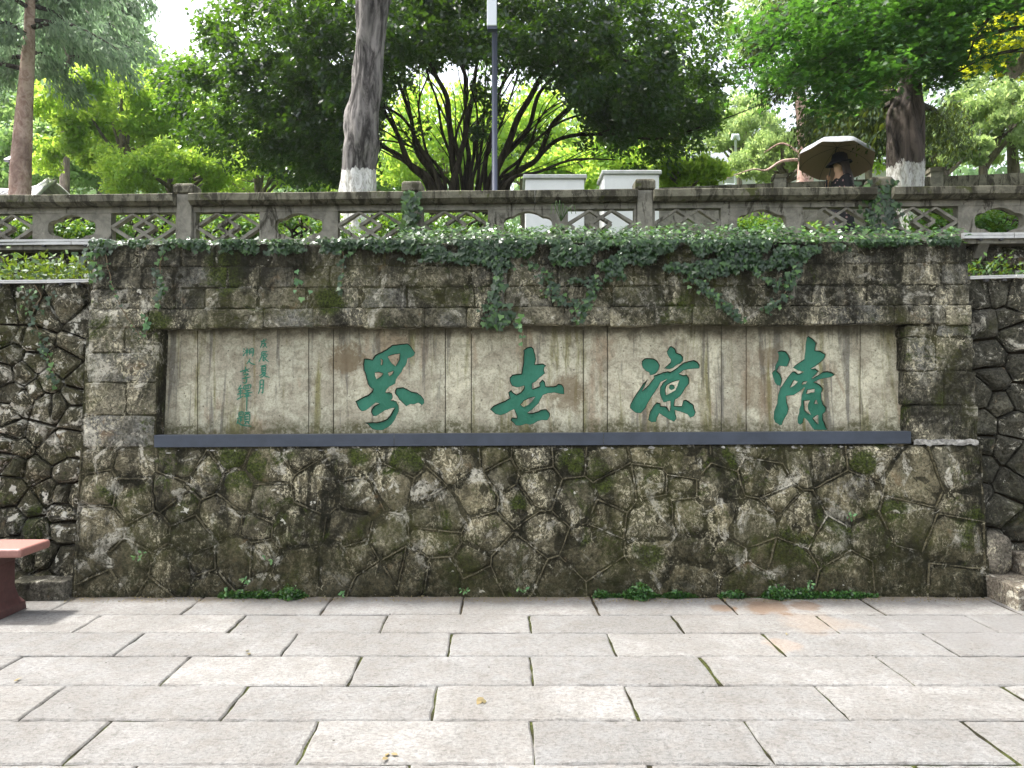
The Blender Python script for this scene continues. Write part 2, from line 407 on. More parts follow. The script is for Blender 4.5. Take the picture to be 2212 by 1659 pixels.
M['weed'] = leaf_mat("weed_leaf", (.015, .05, .012), (.03, .11, .02), (.09, .22, .05), .3, .4, .6)
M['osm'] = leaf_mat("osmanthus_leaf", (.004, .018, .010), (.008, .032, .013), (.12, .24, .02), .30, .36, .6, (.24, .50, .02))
M['hedge'] = leaf_mat("hedge_leaf", (.03, .10, .015), (.06, .19, .02), (.16, .30, .03), .45, .4, .5)
M['maple'] = leaf_mat("maple_leaf", (.010, .036, .010), (.022, .075, .014), (.13, .25, .03), .38, .5, .3, (.14, .36, .03))
M['jun'] = leaf_mat("juniper_spray", (.015, .035, .014), (.03, .06, .02), (.08, .13, .03), .3, .6, .2)
M['fir'] = leaf_mat("fir_needles", (.10, .15, .095), (.20, .27, .17), (.38, .46, .30), .45, .6, .3, (.25, .40, .20))
M['bright'] = leaf_mat("bright_broadleaf", (.13, .26, .03), (.22, .40, .05), (.40, .56, .08), .55, .5, .3, (.62, .8, .10))
M['mid'] = leaf_mat("mid_broadleaf", (.09, .20, .05), (.17, .31, .09), (.30, .44, .14), .5, .5, .3, (.45, .65, .18))
M['pale'] = leaf_mat("pale_conifer_tuft", (.13, .19, .09), (.25, .36, .13), (.42, .55, .2), .5, .6, .2, (.6, .75, .25))
M['yellow'] = leaf_mat("yellow_maple_leaf", (.32, .38, .01), (.45, .48, .01), (.55, .56, .03), .5, .5, .2, (.8, .8, .02))
M['forest'] = leaf_mat("far_forest_leaf", (.08, .15, .07), (.14, .24, .10), (.23, .34, .15), .45, .6, .2, (.4, .6, .25))
M['grassy'] = simple("hillside_ground", (.06, .09, .03), .95, .1, .5, 3)
M['fern'] = leaf_mat("fern_leaf", (.012, .04, .008), (.03, .09, .012), (.10, .20, .02), .35, .5, .3)
M['dryleaf'] = leaf_mat("dry_leaf", (.14, .12, .06), (.20, .15, .07), (.25, .2, .1), .2, .6)

# ------------------------------------------------------------------ ground
def grid_struct(name, x0, x1, nx, y0, y1, ny, zf, mat, kind="structure"):
    V = []; Fa = []
    for j in range(ny+1):
        for i in range(nx+1):
            x = x0+(x1-x0)*i/nx; y = y0+(y1-y0)*j/ny; V.append((x, y, zf(x, y)))
    for j in range(ny):
        for i in range(nx):
            a = j*(nx+1)+i; Fa.append((a, a+1, a+nx+2, a+nx+1))
    o = mk(name, V, Fa, mat, None, True); o["kind"] = kind; return o
def terrain_z(x, y):
    if y < 12.5: return 2.93
    s = (y-12.5)
    left = 1/(1+math.exp((x+4+.1*y)*.25))
    z = 2.93+s*(.10+.19*left+.10/(1+math.exp(-(x-9)*.4)))*min(1, s/3)
    return z+.4*noise.noise(Vector((x*.15, y*.15, 0)))*min(1, s/3)
o = grid_struct("ground", -150, 150, 30, -150, 5.0, 20, lambda x, y: -.011, M['joint'])
hill = grid_struct("hill", -160, 160, 90, 7.2, 200, 70, lambda x, y: terrain_z(x, y), M['grassy'])
base_under = mk("ground", *boxvf(-150, 150, 5.0, 7.3, -.3, -.0115), M['soil']); base_under["kind"] = "structure"

# pavement: rows of granite slabs, each slab a part
pave = thing("pavement", (0, 3, 0), None, None); pave["kind"] = "structure"
rows_v = [1289, 1328, 1367, 1417, 1480, 1555, 1650]
rowY = [CAMZ*F/(v-CY) for v in rows_v]
rowY[0] = 5.42
while rowY[-1] > -3.0: rowY.append(rowY[-1]-.395)
joints = [[90, 388, 690, 995, 1296, 1598, 1918, 2212], [155, 490, 820, 1148, 1481, 1816, 2163], [-120, 243, 605, 967, 1333, 1701, 2076],
          [-60, 343, 750, 1153, 1561, 1978, 2390], [37, 475, 932, 1381, 1838, 2290], [132, 640, 1156, 1676, 2208], [296, 890, 1411, 1990]]
SK = .021                                # the joints run slightly askew to the wall
def slab_mesh(x0, x1, y0, y1, seed):
    """x at front edge; a slab with hewn edges: top ring, chamfer, skirt"""
    rnd = random.Random(seed)
    pts = []
    def sx(x, y): return x - SK*(y-y0)*1.0
    nx = max(3, int((x1-x0)/.07)); ny = 5
    for i in range(nx): pts.append((x0+(x1-x0)*i/nx, y0))
    for j in range(ny): pts.append((sx(x1, y0+(y1-y0)*j/ny), y0+(y1-y0)*j/ny))
    for i in range(nx): pts.append((sx(x1+(x0-x1)*i/nx, y1), y1))
    for j in range(ny): pts.append((sx(x0, y1+(y0-y1)*j/ny), y1+(y0-y1)*j/ny))
    n = len(pts); cx = (x0+x1)/2; cy = (y0+y1)/2
    dz = rnd.uniform(-.003, .003); V = []
    jit = [(rnd.uniform(-.005, .005), rnd.uniform(-.0045, .0045)) for _ in pts]
    for ins, z in ((0, -.03), (0, -.007), (.008, 0), (.03, .001)):
        for k, p in enumerate(pts):
            dx = -ins if p[0] > cx else ins; dy = -ins if p[1] > cy else ins
            V.append((p[0]+jit[k][0]+dx*min(1, abs(p[0]-cx)/(.35*(x1-x0))), p[1]+jit[k][1]+dy*min(1, abs(p[1]-cy)/(.35*(y1-y0))), z+dz+(rnd.uniform(-.001, .001) if z == 0 else 0)))
    Fa = []
    for r_ in range(3):
        for k in range(n): Fa.append((r_*n+k, r_*n+(k+1) % n, (r_+1)*n+(k+1) % n, (r_+1)*n+k))
    Fa.append(tuple(3*n+k for k in range(n)))
    return V, Fa
for ri in range(len(rowY)-1):
    yb, yf = rowY[ri], rowY[ri+1]
    if ri < len(joints):
        vb = rows_v[ri+1] if ri+1 < len(rows_v) else 1659
        xs = [(u-CX)/F*(yf if ri+1 < len(rows_v) else 3.0) for u in joints[ri]]
    else: xs = [(-1.0 if ri % 2 else -.5)+i*1.02+random.uniform(-.05, .05) for i in range(3)]
    while xs[0] > -6.5: xs.insert(0, xs[0]-1.0-random.uniform(-.06, .06))
    while xs[-1] < 6.5: xs.append(xs[-1]+1.0+random.uniform(-.06, .06))
    for i in range(len(xs)-1):
        gr = .005 if xs[i+1] < .3 else random.choice((.012, .019, .006))
        gl = .005 if xs[i] < .3 else .006
        v, f = slab_mesh(xs[i]+gl, xs[i+1]-gr, yf+.0045, yb-.0045, ri*50+i)
        mk("slab", v, f, M['pave'], pave)

# ------------------------------------------------------------------ stones of a wall
def clip(poly, a, b, c):
    """keep a*x+b*y<=c"""
    out = []
    for i in range(len(poly)):
        p, q = poly[i], poly[(i+1) % len(poly)]
        dp, dq = a*p[0]+b*p[1]-c, a*q[0]+b*q[1]-c
        if dp <= 0: out.append(p)
        if (dp < 0 < dq) or (dq < 0 < dp):
            t = dp/(dp-dq); out.append((p[0]+(q[0]-p[0])*t, p[1]+(q[1]-p[1])*t))
    return out
def voronoi(seeds, region, inset, edge_inset=None, wts=None):
    cells = []
    for i, s in enumerate(seeds):
        poly = list(region)
        if edge_inset is None: edge_inset = inset
        # inset from the region's own sides
        n = len(region); ar = sum(region[k][0]*region[(k+1) % n][1]-region[(k+1) % n][0]*region[k][1] for k in range(n))
        for k in range(n):
            p, q = region[k], region[(k+1) % n]
            ex, ey = q[0]-p[0], q[1]-p[1]; L = math.hypot(ex, ey)
            a, b = (ey/L, -ex/L) if ar > 0 else (-ey/L, ex/L)
            poly = clip(poly, a, b, a*p[0]+b*p[1]-edge_inset)
            if len(poly) < 3: break
        for j, t in enumerate(seeds):
            if j == i or len(poly) < 3: continue
            dx, dy = t[0]-s[0], t[1]-s[1]; L = math.hypot(dx, dy)
            if L > 1.6 or L < 1e-6: continue
            a, b = dx/L, dy/L
            c = a*(s[0]+t[0])/2+b*(s[1]+t[1])/2-inset + ((wts[i]-wts[j])/(2*L) if wts else 0)
            poly = clip(poly, a, b, c)
        cells.append(poly if len(poly) >= 3 else None)
    return cells
def stone_obj(poly, parent, mat, bulge, depth, rough=.012, seed=0, D=D0, b=B0, step=.055, corner=.25, name="stone", h0=0.0, flat=.0, facet=False):
    rnd = random.Random(seed)
    # round the corners once, then resample
    n = len(poly)
    if n < 3: return None
    ar = .5*abs(sum(poly[k][0]*poly[(k+1) % n][1]-poly[(k+1) % n][0]*poly[k][1] for k in range(n)))
    if ar < .0006: return None
    q = []
    for k in range(n):
        p0, p1, p2 = poly[k-1], poly[k], poly[(k+1) % n]
        for (o_, t) in ((p0, corner), (p2, corner)):
            L = math.hypot(o_[0]-p1[0], o_[1]-p1[1]); tt = min(t, .012/max(L, 1e-6)) if flat else t
            q.append((p1[0]+(o_[0]-p1[0])*tt, p1[1]+(o_[1]-p1[1])*tt))
    pts = []
    for k in range(len(q)):
        p, r_ = q[k], q[(k+1) % len(q)]; L = math.hypot(r_[0]-p[0], r_[1]-p[1]); m_ = max(1, int(L/step))
        for i in range(m_):
            t = i/m_; j = .006 if not flat else .004
            pts.append((p[0]+(r_[0]-p[0])*t+rnd.uniform(-j, j), p[1]+(r_[1]-p[1])*t+rnd.uniform(-j, j)))
    cx = sum(p[0] for p in pts)/len(pts); cy = sum(p[1] for p in pts)/len(pts); n = len(pts)
    V = []; Fa = []
    so_ = rnd.uniform(0, 50); tx, ty = rnd.uniform(-1, 1)*bulge*1.5, rnd.uniform(-1, 1)*bulge*1.5
    size = math.sqrt(ar)
    e_in = 1-(.010 if flat else .013)/max(size*.5, .02)
    rings = ((1, -depth), (1, -.006 if flat else -.008), (e_in, .3), (.72, .8), (.4, 1.0))
    for ri, (s, hh) in enumerate(rings):
        for p in pts:
            x = cx+(p[0]-cx)*s; z = cy+(p[1]-cy)*s
            if ri < 2: h = hh
            else:
                h = hh*bulge + ((x-cx)*tx+(z-cy)*ty)/max(size, .05)*.5
                nv = noise.noise(Vector((x*9+so_, z*9, so_)))+.5*noise.noise(Vector((x*22+so_, z*22, so_)))
                h += nv*rough
            V.append(WP(x, z, h+h0, D, b))
    h = bulge+noise.noise(Vector((cx*9+so_, cy*9, so_)))*rough
    V.append(WP(cx, cy, h+h0, D, b))
    for r_ in range(len(rings)-1):
        for k in range(n): Fa.append((r_*n+k, r_*n+(k+1) % n, (r_+1)*n+(k+1) % n, (r_+1)*n+k))
    c = len(V)-1
    for k in range(n): Fa.append(((len(rings)-1)*n+k, (len(rings)-1)*n+(k+1) % n, c))
    return mk(name, V, Fa, mat, parent, smooth=not (flat or facet))

# --- the inscribed wall
wall = thing("inscribed_wall", (0, D0+.3, 0), "tall mossy stone wall with recessed granite panel carrying four large green carved characters", "wall")
GD, GE = .17, .0      # stones' depth
# lower rubble
def px(l, ox, oy, k): return [(ox+a*k, oy+b*k) for a, b in l]
z3 = px([(150,250),(150,430),(150,700),(130,980),(190,1120),(400,290),(700,255),(1080,195),(1500,225),(1880,215),(420,470),(730,530),(650,450),(880,360),(1110,430),(1310,330),(1600,420),(1330,480),
         (500,720),(830,760),(970,650),(1220,690),(1530,700),(390,980),(660,980),(550,1090),(880,1050),(1080,930),(860,925),(1250,940),(1320,1070),(1500,980)], 162, 918, .3174)
z2 = px([(370,220),(680,220),(1030,250),(1330,210),(1600,220),(1840,240),(2080,220),(430,500),(640,370),(860,430),(1180,460),(1400,350),(1620,390),(1520,520),(1900,480),(2140,400),
         (530,800),(340,720),(975,620),(950,800),(1270,760),(1680,720),(2000,860),(2100,600),(370,890),(280,960),(260,1060),(490,1080),(650,980),(800,1010),(960,1060),(1240,1070),(1140,920),(1470,960),(1780,1080),(2140,1090)], 648, 918, .3174)
z4 = px([(350,190),(620,230),(860,220),(1120,200),(1350,190),(1560,180),(1800,180),(150,360),(310,400),(570,420),(830,430),(1100,330),(1180,500),(1560,310),(1700,500),
         (110,560),(370,650),(640,620),(850,600),(1060,680),(1370,680),(1560,790),(1830,770),(360,900),(650,840),(880,910),(1140,890),(1300,950),(620,1060),(1000,1090),(1330,1060),(1700,1040),(2020,1050)], 1296, 918, .3174)
zr = px([(1350,1420),(1370,1200),(1400,1010),(1380,840),(1120,900),(1130,1100)], 1512, 675, .407)
px_seeds = z3+z2+z4+zr
TOPL, TOPR, BOTL, BOTR = (176, 969), (2118, 962), (160, 1292), (2130, 1299)
jr_ = random.Random(31); seeds = [wxz(u+jr_.uniform(-9, 9), v+jr_.uniform(-7, 7)) for u, v in px_seeds]
region = [wxz(*TOPL), wxz(*TOPR), (wxz(*BOTR)[0], -.02), (wxz(*BOTL)[0], -.02)]
# drop seeds that are too close to one another
ks = []
for s in seeds:
    if all(math.hypot(s[0]-t[0], s[1]-t[1]) > .135 for t in ks): ks.append(s)
seeds = ks
wr_ = random.Random(17); WTS = [wr_.uniform(0, .024) for _ in seeds]
cells = voronoi(seeds, region, .009, .003, WTS)
lab_light = wxz(648+1270*.3174, 918+760*.3174)
for i, c in enumerate(cells):
    if c: stone_obj(c, wall, M['rubble'], random.choice((.003, .008, .014, .026)), GD, .017, 100+i, step=.045, corner=.13)
full = voronoi(seeds, region, 0, 0, WTS)
# mortar bed behind the rubble + raised ribbon pointing
V = []; Fa = []
x0, x1 = region[0][0], region[1][0]
nx, nz = 150, 30; zt = max(region[0][1], region[1][1])-.01
for j in range(nz+1):
    for i in range(nx+1):
        z = -.02+(zt+.02)*j/nz; e = .02*(1-j/nz)
        x = (x0-e)+((x1+e)-(x0-e))*i/nx
        V.append(WP(x, z, -.002+.004*noise.noise(Vector((x*14, z*14, 3)))))
for j in range(nz):
    for i in range(nx):
        a = j*(nx+1)+i; Fa.append((a, a+1, a+nx+2, a+nx+1))
mk("mortar", V, Fa, M['mortar'], wall, True)
edges = {}
for c in full:
    if not c: continue
    for k in range(len(c)):
        p, q = c[k], c[(k+1) % len(c)]
        key = (round((p[0]+q[0])/2, 3), round((p[1]+q[1])/2, 3))
        edges[key] = (p, q)
parts = []
rr = random.Random(3)
for (p, q) in edges.values():
    L = math.hypot(q[0]-p[0], q[1]-p[1])
    if L < .04 or rr.random() < .2: continue
    if p[1] > region[0][1]-.02 and q[1] > region[0][1]-.02: continue
    n = max(2, int(L/.035)); dx, dy = (q[0]-p[0])/L, (q[1]-p[1])/L; w = rr.uniform(.0026, .0046)
    V = []; Fa = []; ph = rr.uniform(0, 9)
    for i in range(n+1):
        t = i/n; wob = .005*noise.noise(Vector((t*L*12+ph, ph, 0))); gap = noise.noise(Vector((t*L*9+ph, 5, ph)))
        x = p[0]+(q[0]-p[0])*t-dy*wob; z = p[1]+(q[1]-p[1])*t+dx*wob
        hh = .011 + .003*noise.noise(Vector((x*30, z*30, 1))) - (.014 if gap > .2 else 0)
        V += [WP(x+dy*w*1.4, z-dx*w*1.4, -.004), WP(x+dy*w*.6, z-dx*w*.6, hh), WP(x-dy*w*.6, z+dx*w*.6, hh), WP(x-dy*w*1.4, z+dx*w*1.4, -.004)]
    for i in range(n):
        for k in range(3):
            a = i*4+k; Fa.append((a, a+1, a+5, a+4))
    parts.append((V, Fa))
v, f = join(parts); o = mk("mortar_ridge", v, f, M['ribbon'], wall); o["kind"] = "stuff"

# coursed frame round the panel
def rect_px(u0, u1, vt0, vb0, tilt=-.005, g=.004, D=D0, b=B0):
    def V_(u, v): return v+tilt*(u-CX)
    a = wxz(u0, V_(u0, vt0), 0, D, b); b_ = wxz(u1, V_(u1, vt0), 0, D, b); c = wxz(u1, V_(u1, vb0), 0, D, b); d = wxz(u0, V_(u0, vb0), 0, D, b)
    return [(a[0]+g, a[1]-g), (b_[0]-g, b_[1]-g), (c[0]-g, c[1]+g), (d[0]+g, d[1]+g)]
def lerp_edge(v, vtop, vbot, etop, ebot): return etop+(ebot-etop)*(v-vtop)/(vbot-vtop)
def Ledge(v): return 202-26*(v-527)/(967-527)
def Redge(v): return 2087+30*(v-527)/(967-527)
sid = 500
brk = random.Random(11)
for ci, (vt, vb) in enumerate(((524, 573), (573, 619), (619, 664), (664, 705))):
    u = Ledge((vt+vb)/2); end = Redge((vt+vb)/2)
    while u < end-5:
        w = brk.uniform(62, 135) if u < 1500 else brk.uniform(95, 170)
        if end-(u+w) < 45: w = end-u
        jog = brk.uniform(-3, 3)
        stone_obj(rect_px(u, u+w, vt+jog*.4, vb+jog*(.9 if ci == 3 else .3), g=.0025), wall, M['block'], brk.uniform(.001, .010), GD+.02, .013, sid, step=.05, flat=1, name="block", h0=.016 if ci == 3 else 0); sid += 1; u += w
for side in (0, 1):
    vs = (705, 762, 826, 897, 966) if side == 0 else (703, 728, 801, 875, 955)
    for k in range(4):
        vt, vb = vs[k], vs[k+1]; vm = (vt+vb)/2
        if side == 0: a, b_ = Ledge(vm), 343-9*(vm-705)/260
        else: a, b_ = 1953+14*(vm-705)/250, Redge(vm)
        til = 0
        ncut = 2 if (k in (0, 2) or (side == 1 and k == 1)) else 1
        cuts = [a]+([a+(b_-a)*brk.uniform(.38, .62)] if ncut == 2 else [])+[b_]
        for q_ in range(len(cuts)-1):
            stone_obj(rect_px(cuts[q_], cuts[q_+1], vt, vb, 0, .003), wall, M['block'], brk.uniform(.001, .010), GD+.02, .012, sid, step=.06, flat=1, name="block"); sid += 1
# mortar bed behind the blocks: four flat pieces, set back a little
def bed(u0, u1, v0, v1, h=-.0035, hb=-.16):
    a = wxz(u0, v0, h); b_ = wxz(u1, v1, h)
    X0, X1 = a[0], b_[0]; Z1, Z0 = a[1], b_[1]
    v = [WP(X0, Z0, h), WP(X1, Z0, h), WP(X1, Z1, h), WP(X0, Z1, h), WP(X0, Z0, hb), WP(X1, Z0, hb), WP(X1, Z1, hb), WP(X0, Z1, hb)]
    return v, [(0, 1, 2, 3), (7, 6, 5, 4), (0, 4, 5, 1), (1, 5, 6, 2), (2, 6, 7, 3), (3, 7, 4, 0)]
v, f = join([bed(206, 2084, 529, 699), bed(188, 335, 699.5, 966), bed(1972, 2108, 697, 957)])
mk("mortar", v, f, M['mortar'], wall)
# body of the wall behind everything (two pieces: below the ledge, behind the panel and above)
def ybox(X0, X1, Z0, Z1, h0, yback):
    v = [WP(X0, Z0, h0), WP(X1, Z0, h0), WP(X1, Z1, h0), WP(X0, Z1, h0), (X0, yback, Z0), (X1, yback, Z0), (X1, yback, Z1), (X0, yback, Z1)]
    return v, [(0, 1, 2, 3), (7, 6, 5, 4), (0, 4, 5, 1), (1, 5, 6, 2), (2, 6, 7, 3), (3, 7, 4, 0)]
ledgeZ = wxz(1106, 952)[1]
v, f = join([ybox(-3.17, 3.43, -.05, ledgeZ-.055, -.02, 7.0), ybox(-3.15, 3.40, ledgeZ-.054, 2.59, -.165, 7.0)])
mk("wall_core", v, f, M['mortar'], wall)
# cement ledge course under the steel channel
v, f = ybox(-2.55, 2.86, ledgeZ-.06, ledgeZ-.03, -.012, 5.75)
mk("ledge", v, f, M['mortar'], wall)
# pale cement smear on the right shoulder
parts = []
V = []; Fa = []
n = 24
for i in range(n+1):
    u = 1972+(2112-1972)*i/n; j = noise.noise(Vector((u*.07, 0, 2)))*3
    X, Zt = wxz(u, 949+j+(3 if i in (0, n) else 0)); X2, Zb = wxz(u, 961+j*1.6+noise.noise(Vector((u*.2, 4, 2)))*3)
    V += [WP(X, Zt, .008), WP(X, (Zt+Zb)/2, .014+.006*noise.noise(Vector((u*.1, 1, 1)))), WP(X, Zb, .008)]
for i in range(n):
    for k in (0, 1): a = i*3+k; Fa.append((a, a+1, a+4, a+3))
mk("cement_smear", V, Fa, M['cement'], wall, True)

# --- granite panel slabs, carved
HP = -.14
def panel_xz(u, v): return wxz(u, v, HP)
J = dict(ox=756.05, oy=729.05, k=.13023); S_ = dict(ox=1047.7, oy=734.45, k=.12048); L_ = dict(ox=1350.1, oy=734.45, k=.12043); Q_ = dict(ox=1657.9, oy=712.85, k=.13672)
chars = {}
chars['jie'] = (J, [[(225,350),(290,345),(365,365),(400,300),(450,265),(520,240),(600,190),(660,150),(690,120),(780,112),(880,100),(950,92),(1000,130),(1040,190),(1085,255),(1060,300),(1000,335),(955,345),(940,420),(915,470),(880,510),(855,570),(800,640),(760,700),(755,760),(700,795),(650,815),(610,860),(590,910),(650,905),(700,925),(710,1000),(675,1045),(720,1040),(770,1060),(805,1130),(812,1220),(770,1300),(730,1390),(690,1440),(620,1490),(540,1540),(450,1540),(370,1525),(320,1480),(290,1440),(225,1410),(330,1405),(440,1405),(540,1385),(610,1350),(660,1290),(700,1220),(735,1165),(660,1180),(580,1210),(500,1260),(430,1305),(380,1300),(345,1250),(350,1190),(400,1130),(480,1095),(420,1085),(340,1150),(260,1210),(190,1225),(140,1180),(110,1120),(85,1060),(190,1000),(290,950),(350,900),(375,860),(320,820),(290,770),(262,680),(245,590),(218,540),(215,440)],
    [(740,880),(770,835),(880,825),(950,855),(1020,895),(1110,910),(1180,960),(1230,1030),(1235,1090),(1190,1125),(1130,1080),(1060,1110),(1000,1105),(930,1140),(870,1090),(810,1030),(780,970),(745,940)]],
    [[(625,320),(700,290),(820,270),(815,360),(780,420),(755,475),(700,430),(660,380)], [(415,585),(470,580),(540,600),(490,655),(440,690),(415,640)], [(630,590),(715,555),(690,610),(650,640)], [(505,350),(535,380),(530,450),(510,455),(515,400)]], [])
chars['shi'] = (S_, [[(690,180),(760,125),(830,112),(875,160),(905,260),(915,340),(895,440),(960,425),(1040,420),(1100,460),(1065,490),(1060,540),(1080,600),(1020,645),(960,690),(920,740),(850,780),(850,880),(900,860),(975,830),(970,770),(1030,705),(1080,750),(1090,830),(1180,830),(1270,820),(1310,785),(1380,795),(1420,860),(1425,970),(1350,965),(1240,945),(1130,955),(1040,990),(1000,1060),(960,1140),(900,1200),(850,1250),(760,1310),(850,1310),(960,1275),(1000,1250),(1100,1238),(1165,1310),(1165,1370),(1120,1440),(1030,1440),(940,1460),(880,1500),(810,1525),(740,1505),(640,1540),(550,1535),(500,1480),(455,1440),(480,1385),(570,1400),(560,1340),(520,1240),(440,1280),(380,1320),(290,1350),(190,1335),(90,1245),(150,1180),(260,1130),(360,1090),(440,1040),(415,940),(470,890),(500,940),(565,975),(640,940),(690,880),(705,820),(640,840),(570,850),(480,820),(440,740),(440,670),(490,625),(580,605),(655,600),(665,520),(685,400),(690,280)]],
    [[(640,1160),(700,1095),(780,1055),(895,1020),(840,1100),(780,1160),(690,1200)]], [])
chars['liang'] = (L_, [[(300,380),(350,330),(410,320),(520,330),(590,375),(630,450),(615,530),(560,600),(500,625),(440,630),(435,580),(380,565),(320,500),(300,440)],
    [(750,210),(800,120),(840,105),(900,150),(930,225),(1010,255),(1055,310),(1050,370),(990,425),(925,450),(880,495),(800,525),(700,510),(820,400),(825,350),(770,280)],
    [(515,640),(600,610),(690,575),(770,560),(820,570),(900,520),(990,450),(1060,400),(1150,375),(1240,355),(1310,395),(1350,450),(1340,510),(1250,515),(1150,520),(1060,540),(980,605),(1060,630),(1110,615),(1155,680),(1160,780),(1100,850),(1050,930),(1010,1000),(940,1050),(905,1070),(890,1180),(1020,1185),(1045,1080),(1100,1070),(1180,1120),(1240,1170),(1255,1240),(1275,1300),(1250,1370),(1170,1400),(1120,1330),(1000,1290),(900,1260),(915,1330),(935,1410),(890,1470),(800,1430),(700,1370),(620,1320),(580,1400),(570,1470),(480,1480),(415,1430),(430,1340),(460,1260),(510,1180),(570,1115),(640,1140),(650,1185),(750,1190),(800,1270),(815,1200),(815,1090),(740,1115),(690,1120),(650,1040),(622,950),(630,850),(680,760),(760,700),(650,755),(600,850),(540,940),(470,1040),(420,1130),(370,1230),(300,1310),(190,1310),(90,1220),(95,1150),(160,1030),(240,910),(320,790),(420,690),(370,800),(310,910),(420,810),(470,740),(525,680)]],
    [[(730,890),(760,810),(850,760),(975,720),(940,820),(900,905),(810,955),(745,985)]], [[(785,850),(800,810),(845,793),(890,815),(905,850),(885,880),(845,900),(800,885)]])
chars['qing'] = (Q_, [[(160,340),(230,320),(300,335),(350,400),(368,460),(345,530),(320,580),(250,575),(200,565),(160,650),(215,700),(240,760),(235,830),(220,885),(150,870),(110,820),(90,750),(70,680),(120,620),(120,570),(170,480),(175,400)],
    [(650,85),(720,130),(785,200),(765,320),(840,325),(935,385),(910,450),(850,510),(770,570),(700,610),(760,605),(820,650),(780,700),(710,765),(800,710),(880,660),(960,645),(1030,670),(1080,705),(1020,745),(920,760),(830,780),(740,830),(780,830),(850,870),(890,930),(865,1000),(870,1090),(900,1180),(940,1230),(935,1290),(890,1330),(895,1420),(940,1540),(955,1580),(740,1580),(680,1510),(640,1440),(590,1390),(570,1470),(530,1500),(480,1470),(470,1390),(500,1310),(500,1255),(530,1180),(535,1040),(590,910),(520,970),(430,1030),(305,1045),(320,1140),(350,1250),(330,1330),(270,1420),(240,1500),(200,1505),(120,1460),(95,1400),(105,1280),(150,1160),(170,1020),(200,925),(270,820),(320,740),(390,660),(440,650),(490,690),(580,660),(480,640),(400,595),(430,560),(520,500),(580,460),(595,350),(600,220),(620,120)]],
    [[(370,905),(430,800),(480,815),(440,860)], [(555,860),(575,825),(630,815),(600,850)], [(625,1005),(650,950),(745,935),(740,985),(690,985)], [(755,1165),(775,1105),(795,1165)], [(590,1120),(670,1115),(640,1170),(635,1250),(690,1340),(640,1310),(600,1270)], [(730,1400),(800,1345),(805,1490)]], [])
def cm(u, v):
    X, Z = panel_xz(u, v); return (X, Z)
def fill2d(polys, ext):
    cu = bpy.data.curves.new("tmp", 'CURVE'); cu.dimensions = '2D'; cu.fill_mode = 'BOTH'; cu.extrude = ext
    for pl in polys:
        s = cu.splines.new('POLY'); s.points.add(len(pl)-1); s.use_cyclic_u = True
        for i, p in enumerate(pl): s.points[i].co = (p[0], p[1], 0, 1)
    ob = bpy.data.objects.new("tmp", cu)
    me = bpy.data.meshes.new_from_object(ob)
    V = [tuple(v.co) for v in me.vertices]; Fa = [tuple(p.vertices) for p in me.polygons]
    bpy.data.objects.remove(ob); bpy.data.curves.remove(cu); bpy.data.meshes.remove(me)
    return V, Fa
def rough_edge(pl, amp=.0012):
    out = []
    n = len(pl)
    for i in range(n):
        p, q = pl[i], pl[(i+1) % n]
        for t in (0, .5):
            x, y = p[0]+(q[0]-p[0])*t, p[1]+(q[1]-p[1])*t
            out.append((x+random.uniform(-amp, amp), y+random.uniform(-amp, amp)))
    return out
edgesx = [(352, 333), (427, 427), (667, 667), (720, 720), (962, 962), (1018, 1018), (1260, 1260), (1312, 1312), (1558, 1558), (1612, 1612), (1858, 1859), (1950, 1966)]
assign = {1: None, 3: 'jie', 5: 'shi', 7: 'liang', 9: 'qing'}
CARVE = .018
for i in range(len(edgesx)-1):
    a, b_ = edgesx[i][0], edgesx[i+1][0]
    if i == 0: a = 330
    if i == len(edgesx)-2: b_ = 1975
    g = .0034
    A = cm(a, 697); B_ = cm(b_, 697); C_ = cm(b_, 962); D_ = cm(a, 962)
    rect = [(A[0]+g, A[1]), (B_[0]-g, B_[1]), (C_[0]-g, C_[1]), (D_[0]+g, D_[1])]
    polys = [rect]; grn = []
    key = assign.get(i)
    if key:
        T, outs, holes, isl = chars[key]
        conv = lambda pl: rough_edge([cm(T['ox']+p[0]*T['k'], T['oy']+p[1]*T['k']) for p in pl])
        O_ = [conv(p) for p in outs]; H_ = [conv(p) for p in holes]; I_ = [conv(p) for p in isl]
        polys += O_+H_+I_; grn = (O_, H_, I_)
    th = .044
    v, f = fill2d(polys, th/2)
    dh = random.uniform(-.0015, .0025)
    sl = mk("panel_slab", [WP(p[0], p[1], HP+dh-th/2+p[2]) for p in v], f, M['panel'], wall)
    if key:
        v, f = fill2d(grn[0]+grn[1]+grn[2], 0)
        mk("groove_shade", [WP(p[0], p[1], HP-CARVE-.0006) for p in v], f, M['gr'], sl)  # dark sheet standing in for carving shadow, showing widest at top and left
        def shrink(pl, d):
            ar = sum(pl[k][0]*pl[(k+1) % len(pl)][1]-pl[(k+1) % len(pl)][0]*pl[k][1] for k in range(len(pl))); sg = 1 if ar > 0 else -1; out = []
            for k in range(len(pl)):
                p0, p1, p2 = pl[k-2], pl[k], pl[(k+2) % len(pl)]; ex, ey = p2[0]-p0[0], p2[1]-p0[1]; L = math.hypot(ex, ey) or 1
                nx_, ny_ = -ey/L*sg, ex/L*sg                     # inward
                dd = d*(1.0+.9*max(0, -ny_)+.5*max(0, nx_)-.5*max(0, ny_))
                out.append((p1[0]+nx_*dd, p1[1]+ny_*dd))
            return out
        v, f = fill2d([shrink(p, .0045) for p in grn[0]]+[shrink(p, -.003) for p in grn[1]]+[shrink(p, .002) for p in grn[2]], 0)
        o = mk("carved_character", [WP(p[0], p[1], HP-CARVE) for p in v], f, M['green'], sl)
    if i == 1: slab_small = sl

